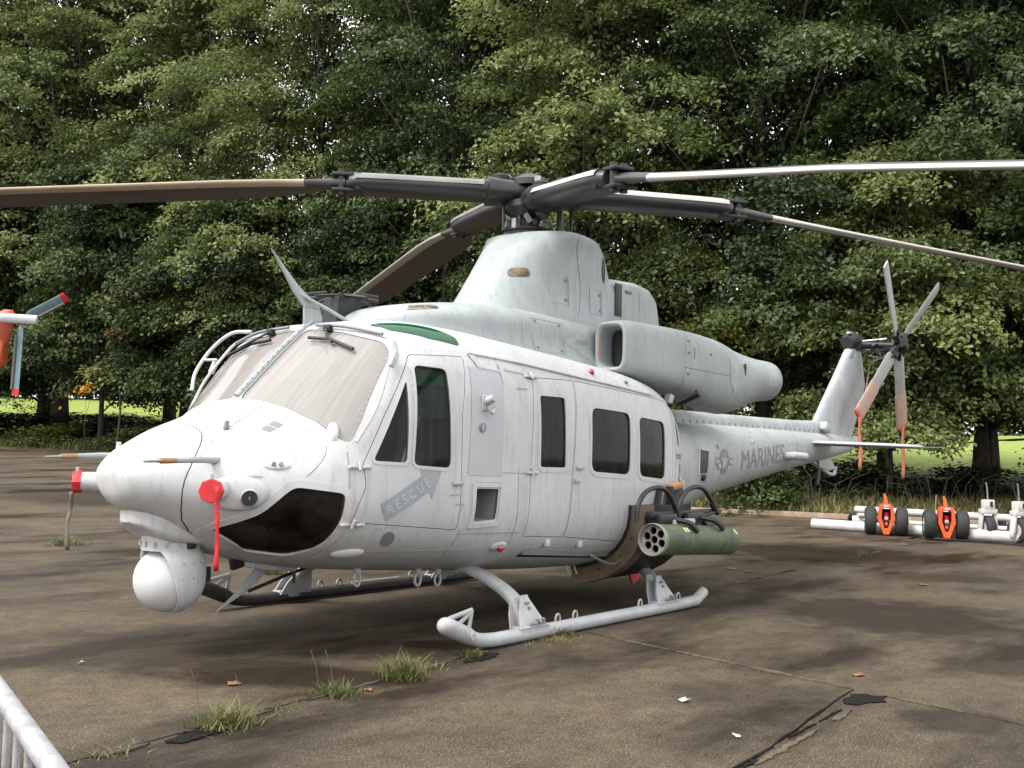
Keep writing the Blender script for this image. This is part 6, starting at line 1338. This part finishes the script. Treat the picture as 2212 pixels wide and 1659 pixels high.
# grass
def blades(n, xy, hmin, hmax, lean, tint, zf, w=.006):
    """curved two-segment blades -> verts, faces, tints"""
    a = rng.random(n)*6.283; h = hmin+(hmax-hmin)*rng.random(n)**1.5; d = np.stack([np.cos(a), np.sin(a)], 1); ln = lean*h*(.3+rng.random(n)); x, y = xy[:, 0], xy[:, 1]; z = zf(x, y)-.01
    pr_ = np.stack([-d[:, 1], d[:, 0]], 1)*w*(.7+.6*rng.random(n))[:, None]; V = np.zeros((n, 5, 3))
    for i, (f, k) in enumerate(((0, 1), (0, -1), (.55, -.8), (.55, .8), (1, 0))):
        V[:, i, 0] = x+d[:, 0]*ln*f*f+pr_[:, 0]*k; V[:, i, 1] = y+d[:, 1]*ln*f*f+pr_[:, 1]*k; V[:, i, 2] = z+h*f*(1-.18*lean*f)
    return V, np.repeat(tint, 5)
def grass_obj(name, V, T):
    n = len(V); me = bpy.data.meshes.new(name); me.vertices.add(n*5); me.vertices.foreach_set('co', V.astype(np.float32).ravel())
    b = np.arange(n)*5; q = np.stack([b, b+1, b+2, b+3], 1); t = np.stack([b+3, b+2, b+4], 1); li = np.concatenate([q.ravel(), t.ravel()]).astype(np.int32)
    me.loops.add(len(li)); me.loops.foreach_set('vertex_index', li); me.polygons.add(2*n); me.polygons.foreach_set('loop_start', np.concatenate([np.arange(n)*4, n*4+np.arange(n)*3]).astype(np.int32)); me.polygons.foreach_set('loop_total', np.concatenate([np.full(n, 4), np.full(n, 3)]).astype(np.int32)); me.update()
    a = me.attributes.new('tint', 'FLOAT', 'POINT'); a.data.foreach_set('value', np.clip(T, 0, 1).astype(np.float32)); me.materials.append(GRASSM); return link(bpy.data.objects.new(name, me))
rng = np.random.default_rng(5)
def bank_pts(n, i0, i1, dmax, pw):
    seg = [(KV[i], KV[i+1]) for i in range(i0, i1)]; Ls = np.array([(b-a).length for a, b in seg]); k = rng.choice(len(seg), n, p=Ls/Ls.sum()); t = rng.random(n); A = np.array([(a.x, a.y) for a, b in seg]); B = np.array([(b.x, b.y) for a, b in seg]); p = A[k]+(B-A)[k]*t[:, None]; dr = (B-A)[k]; dr /= np.linalg.norm(dr, axis=1, keepdims=True); nn_ = np.stack([dr[:, 1], -dr[:, 0]], 1); return p+nn_*(.12+dmax*rng.random(n)**pw)[:, None]
p = bank_pts(26000, 2, 7, 4.2, 1.4); pat = .5+.28*np.sin(p[:, 0]*1.7)*np.cos(p[:, 1]*1.3)+.2*np.sin(p[:, 0]*.5+p[:, 1]); V1, T1 = blades(len(p), p, .06, .36, .75, .12+pat+rng.normal(size=len(p))*.24, land_h, .012)
p = bank_pts(20000, 7, 12, 5.0, 1.2); V2, T2 = blades(len(p), p, .08, .42, .7, .6+.25*np.sin(p[:, 0]*.9)+rng.normal(size=len(p))*.2, land_h, .02)
g = grass_obj('grass', np.concatenate([V1, V2]), np.concatenate([T1, T2])); g['kind'] = 'stuff'
# dry bramble stems among the right-hand undergrowth
STEMM = mat('dry stems', (.11, .085, .055), .9, noise=(5, .3)); bm = bmesh.new(); rnd = random.Random(4)
for i in range(150):
    s, l = rnd.uniform(25.6, 28.5), rnd.uniform(4, 14.5); x, y = SL(s, l)
    if float(kerb_d(x, y)) < .4: continue
    z = float(land_h(x, y)); h = rnd.uniform(.3, 1.3); a = rnd.random()*6.28; sweep_bm(bm, [Vector((x, y, z)), Vector((x+.2*h*math.cos(a), y+.2*h*math.sin(a), z+h*.6)), Vector((x+.6*h*math.cos(a), y+.6*h*math.sin(a), z+h*rnd.uniform(.6, 1)))], [.008,.006,.003], 4, False)
bm_obj('undergrowth', bm, STEMM)['kind'] = 'stuff'
def tuft(name, label, x, y, r, n, h, tint, stretch=(1, 0), seed=0, grp='grass tufts in the pavement joints'):
    global rng; rng = np.random.default_rng(100+seed); e = rng.normal(size=(n, 2))*r*.5; a = stretch[1]; e[:, 0] *= stretch[0]; e = np.stack([e[:, 0]*math.cos(a)-e[:, 1]*math.sin(a), e[:, 0]*math.sin(a)+e[:, 1]*math.cos(a)], 1)
    fall = np.exp(-(e**2).sum(1)/(r*r)); V, T = blades(n, e, h*.25, h, 1.1, tint+rng.normal(size=n)*.2, lambda X, Y: X*0-.012, .0034); V[:, 2:, 2] *= (.5+.5*fall)[:, None]
    o = grass_obj(name, V, T); o.location = (x, y, float(pave_h(x, y))); tag(o, label, 'grass tuft', grp); return o
JA_ = math.atan2(ja.y, ja.x)
tuft('grass_tuft', 'tall dry green grass tuft, third along the joint from the barrier', 3.36, 1.62, .12, 420, .26, .45, (1.1, JA_), 1)
tuft('grass_tuft', 'broad yellowish grass tuft in the joint nearest the dark patch', 4.83, 1.80, .13, 460, .22, .55, (1.2, JA_), 2)
tuft('grass_tuft', 'flat bright green mossy grass right beside the broad tuft', 4.47, 1.74, .13, 380, .06, .32, (1.7, JA_), 3)
tuft('grass_tuft', 'medium green grass tuft with two long stalks, second along the joint', 3.97, 1.67, .12, 320, .15, .22, (1.2, JA_), 4)
tuft('grass_tuft', 'low dry grass tuft next to the barrier in the lower left', 5.52, 1.82, .12, 150, .08, .75, (1.5, JA_), 5)
tuft('grass_tuft', 'small tuft growing under the front bend of the skid', 2.52, 1.50, .07, 150, .13, .5, (1, 0), 6)
tuft('grass_tuft', 'green tuft growing on both sides of the white skid tube', 1.40, 1.42, .12, 260, .19, .35, (1.5, 0), 7)
tuft('grass_tuft', 'dry straw coloured grass heap pressed against the skid', 1.58, 1.50, .15, 500, .10, .95, (1.6, 0), 8)
tuft('grass_tuft', 'lonely green tuft on the pavement left of the nose', .54, -7.36, .22, 360, .24, .5, (1, 0), 9)
tuft('grass_tuft', 'grass tuft seen between the turret and the far skid', .45, -3.17, .12, 200, .25, .5, (1, 0), 10)
tuft('grass_tuft', 'small tuft in the joint near the white jacks', -7.84, .45, .14, 180, .18, .45, (1, 0), 11)
tuft('grass_tuft', 'bright green patch of moss behind the lonely tuft', .2, -8.0, .25, 260, .07, .3, (1.6, 0), 12)
tuft('grass_tuft', 'sparse dry tuft between the third tuft and the skid', 3.02, 1.58, .10, 120, .09, .7, (1.4, JA_), 13)
for x, y, h, lab in ((4.94,1.72,.30,'leaning dry seed stalk on the broad tuft'),(4.05,1.62,.26,'tall dry seed stalk on the second tuft'),(3.92,1.60,.24,'shorter dry seed stalk on the second tuft'),(4.70,1.77,.24,'upright dry seed stalk on the broad tuft')):
    o = tube('grass_stalk', [(x, y, 0), (x+.02, y-.01, h*.6), (x+.05, y-.03, h)], [.0022,.002,.003], STEMM, None, 5); tag(o, lab, 'stalk', 'dry stalks in the joint')
# fallen leaves and litter on the pavement
LEAFO = mat('fallen leaf', (.23, .105, .04), .7, noise=(40, .4)); LITTER = mat('litter paper', (.33, .31, .27), .7)
def scrap(name, label, u, v, r, m, cat, seed, h=.012):
    d = fw+cR*((u-1106)/2334)-cU*((v-829.5)/2334); t = -CAM_O.z/d.z; p = CAM_O+d*t; rnd = random.Random(seed); bm = bmesh.new(); k = 9
    c = bm.verts.new((0, 0, h)); R = [bm.verts.new((r*rnd.uniform(.45, 1.1)*math.cos(2*math.pi*i/k), r*rnd.uniform(.45, 1.1)*math.sin(2*math.pi*i/k), rnd.uniform(.002, h*1.4))) for i in range(k)]
    for i in range(k): bm.faces.new((c, R[i], R[(i+1) % k]))
    o = bm_obj(name, bm, m, None, False); md = o.modifiers.new('s', 'SOLIDIFY'); md.thickness = .0015; o.location = (p.x, p.y, float(pave_h(p.x, p.y))+.004); tag(o, label, cat); return o
for i, (u, v, r, lab) in enumerate(((505, 1480, .05, 'fallen orange leaf near the broad tuft, on the damp stain'), (795, 1493, .03, 'small orange leaf touching the second tuft'), (1855, 1460, .05, 'orange leaf lying alone in the middle of the right slab'), (1580, 1230, .09, 'orange leaf lying behind the rocket pod'), (1617, 1236, .08, 'yellow leaf close to the rear of the rocket pod'), (1045, 1412, .025, 'tiny orange leaf by the front bend of the skid'), (1995, 1265, .07, 'brown leaf far out on the right pavement'))): scrap('fallen_leaf', lab, u, v, r, LEAFO, 'leaf', i)
for i, (u, v, r, lab) in enumerate(((1478, 1516, .042, 'flat pale paper scrap on the right foreground pavement'), (1590, 1593, .03, 'small crumpled white scrap nearest the crack'), (175, 1435, .025, 'tiny white scrap left of the dark stain'), (1955, 1178, .05, 'white crumb in front of the orange wheels'))): scrap('litter_scrap', lab, u, v, r, LITTER, 'litter', 30+i, .014)
# tar patches filling broken joint edges
def patch(label, pts, seed, m=TAR):
    rnd = random.Random(seed); P2 = dense(pts, .03); bm = bmesh.new(); jt = .014 if m is TAR and len(pts) < 9 else .004; vs = [bm.verts.new((a+rnd.uniform(-jt,jt), b+rnd.uniform(-jt,jt), 0)) for a, b in P2]; f = bm.faces.new(vs)
    r = bmesh.ops.extrude_face_region(bm, geom=[f]); [setattr(g, 'co', g.co+Vector((0, 0, .007))) for g in r['geom'] if isinstance(g, bmesh.types.BMVert)]
    o = bm_obj('tar_patch' if m is TAR else 'joint_filling', bm, m, ground, False); o.location.z = .0015; return o
patch('', [(5.25,1.86),(5.05,1.78),(4.80,1.72),(4.72,1.80),(4.95,1.90),(5.2,1.93)], 1); patch('', [(2.06,3.96),(1.95,3.91),(1.86,3.93),(1.80,3.90),(1.72,3.97),(1.74,4.03),(1.69,4.08),(1.78,4.09),(1.84,4.13),(1.93,4.06),(2.05,4.03)], 2); patch('', [(3.5,4.085),(3.9,4.125),(3.9,4.14),(3.5,4.10)], 3); patch('', [(2.35,1.50),(2.65,1.53),(2.75,1.62),(2.5,1.64),(2.3,1.56)], 4)
def strip(a, b, w, seed, m, gaps=.25):
    rnd = random.Random(seed); a, b = Vector(a), Vector(b); L = (b-a).length; d = (b-a)/L; q = Vector((-d.y, d.x)); s = 0
    while s < L:
        e = min(L, s+rnd.uniform(.25, .9)); k = max(3, int((e-s)/.04)); up_, dn_ = [], []
        for i in range(k+1):
            t = s+(e-s)*i/k; f = abs(math.sin(math.pi*i/k))**.5; p = a+d*t; up_.append(p+q*w*f*rnd.uniform(.2, 1)); dn_.append(p-q*w*f*rnd.uniform(.2, 1)-q*.001)
        patch('', [(p.x, p.y) for p in up_+dn_[::-1]], seed+int(s*10), m); s = e+rnd.uniform(0, gaps)
strip((1.30, 2.4), (1.95, 5.4), .03, 50, SAND, .5); strip((1.95, 5.4), (2.4, 7.5), .03, 51, SAND, .6); strip((1.1, 1.5), (1.30, 2.4), .02, 52, SAND, .4)
strip((3.9, 4.09), (2.1, 4.0), .012, 53, TAR, .25); strip((3.6, 4.13), (2.2, 4.06), .03, 54, SAND, .6); strip((5.6, 1.86), (2.3, 1.44), .035, 55, SOIL, .3); strip((-2.1, .8), (-7.6, .47), .04, 56, SOIL, .8); strip((-3, .74), (-9, .36), .04, 57, SAND, 1.5)
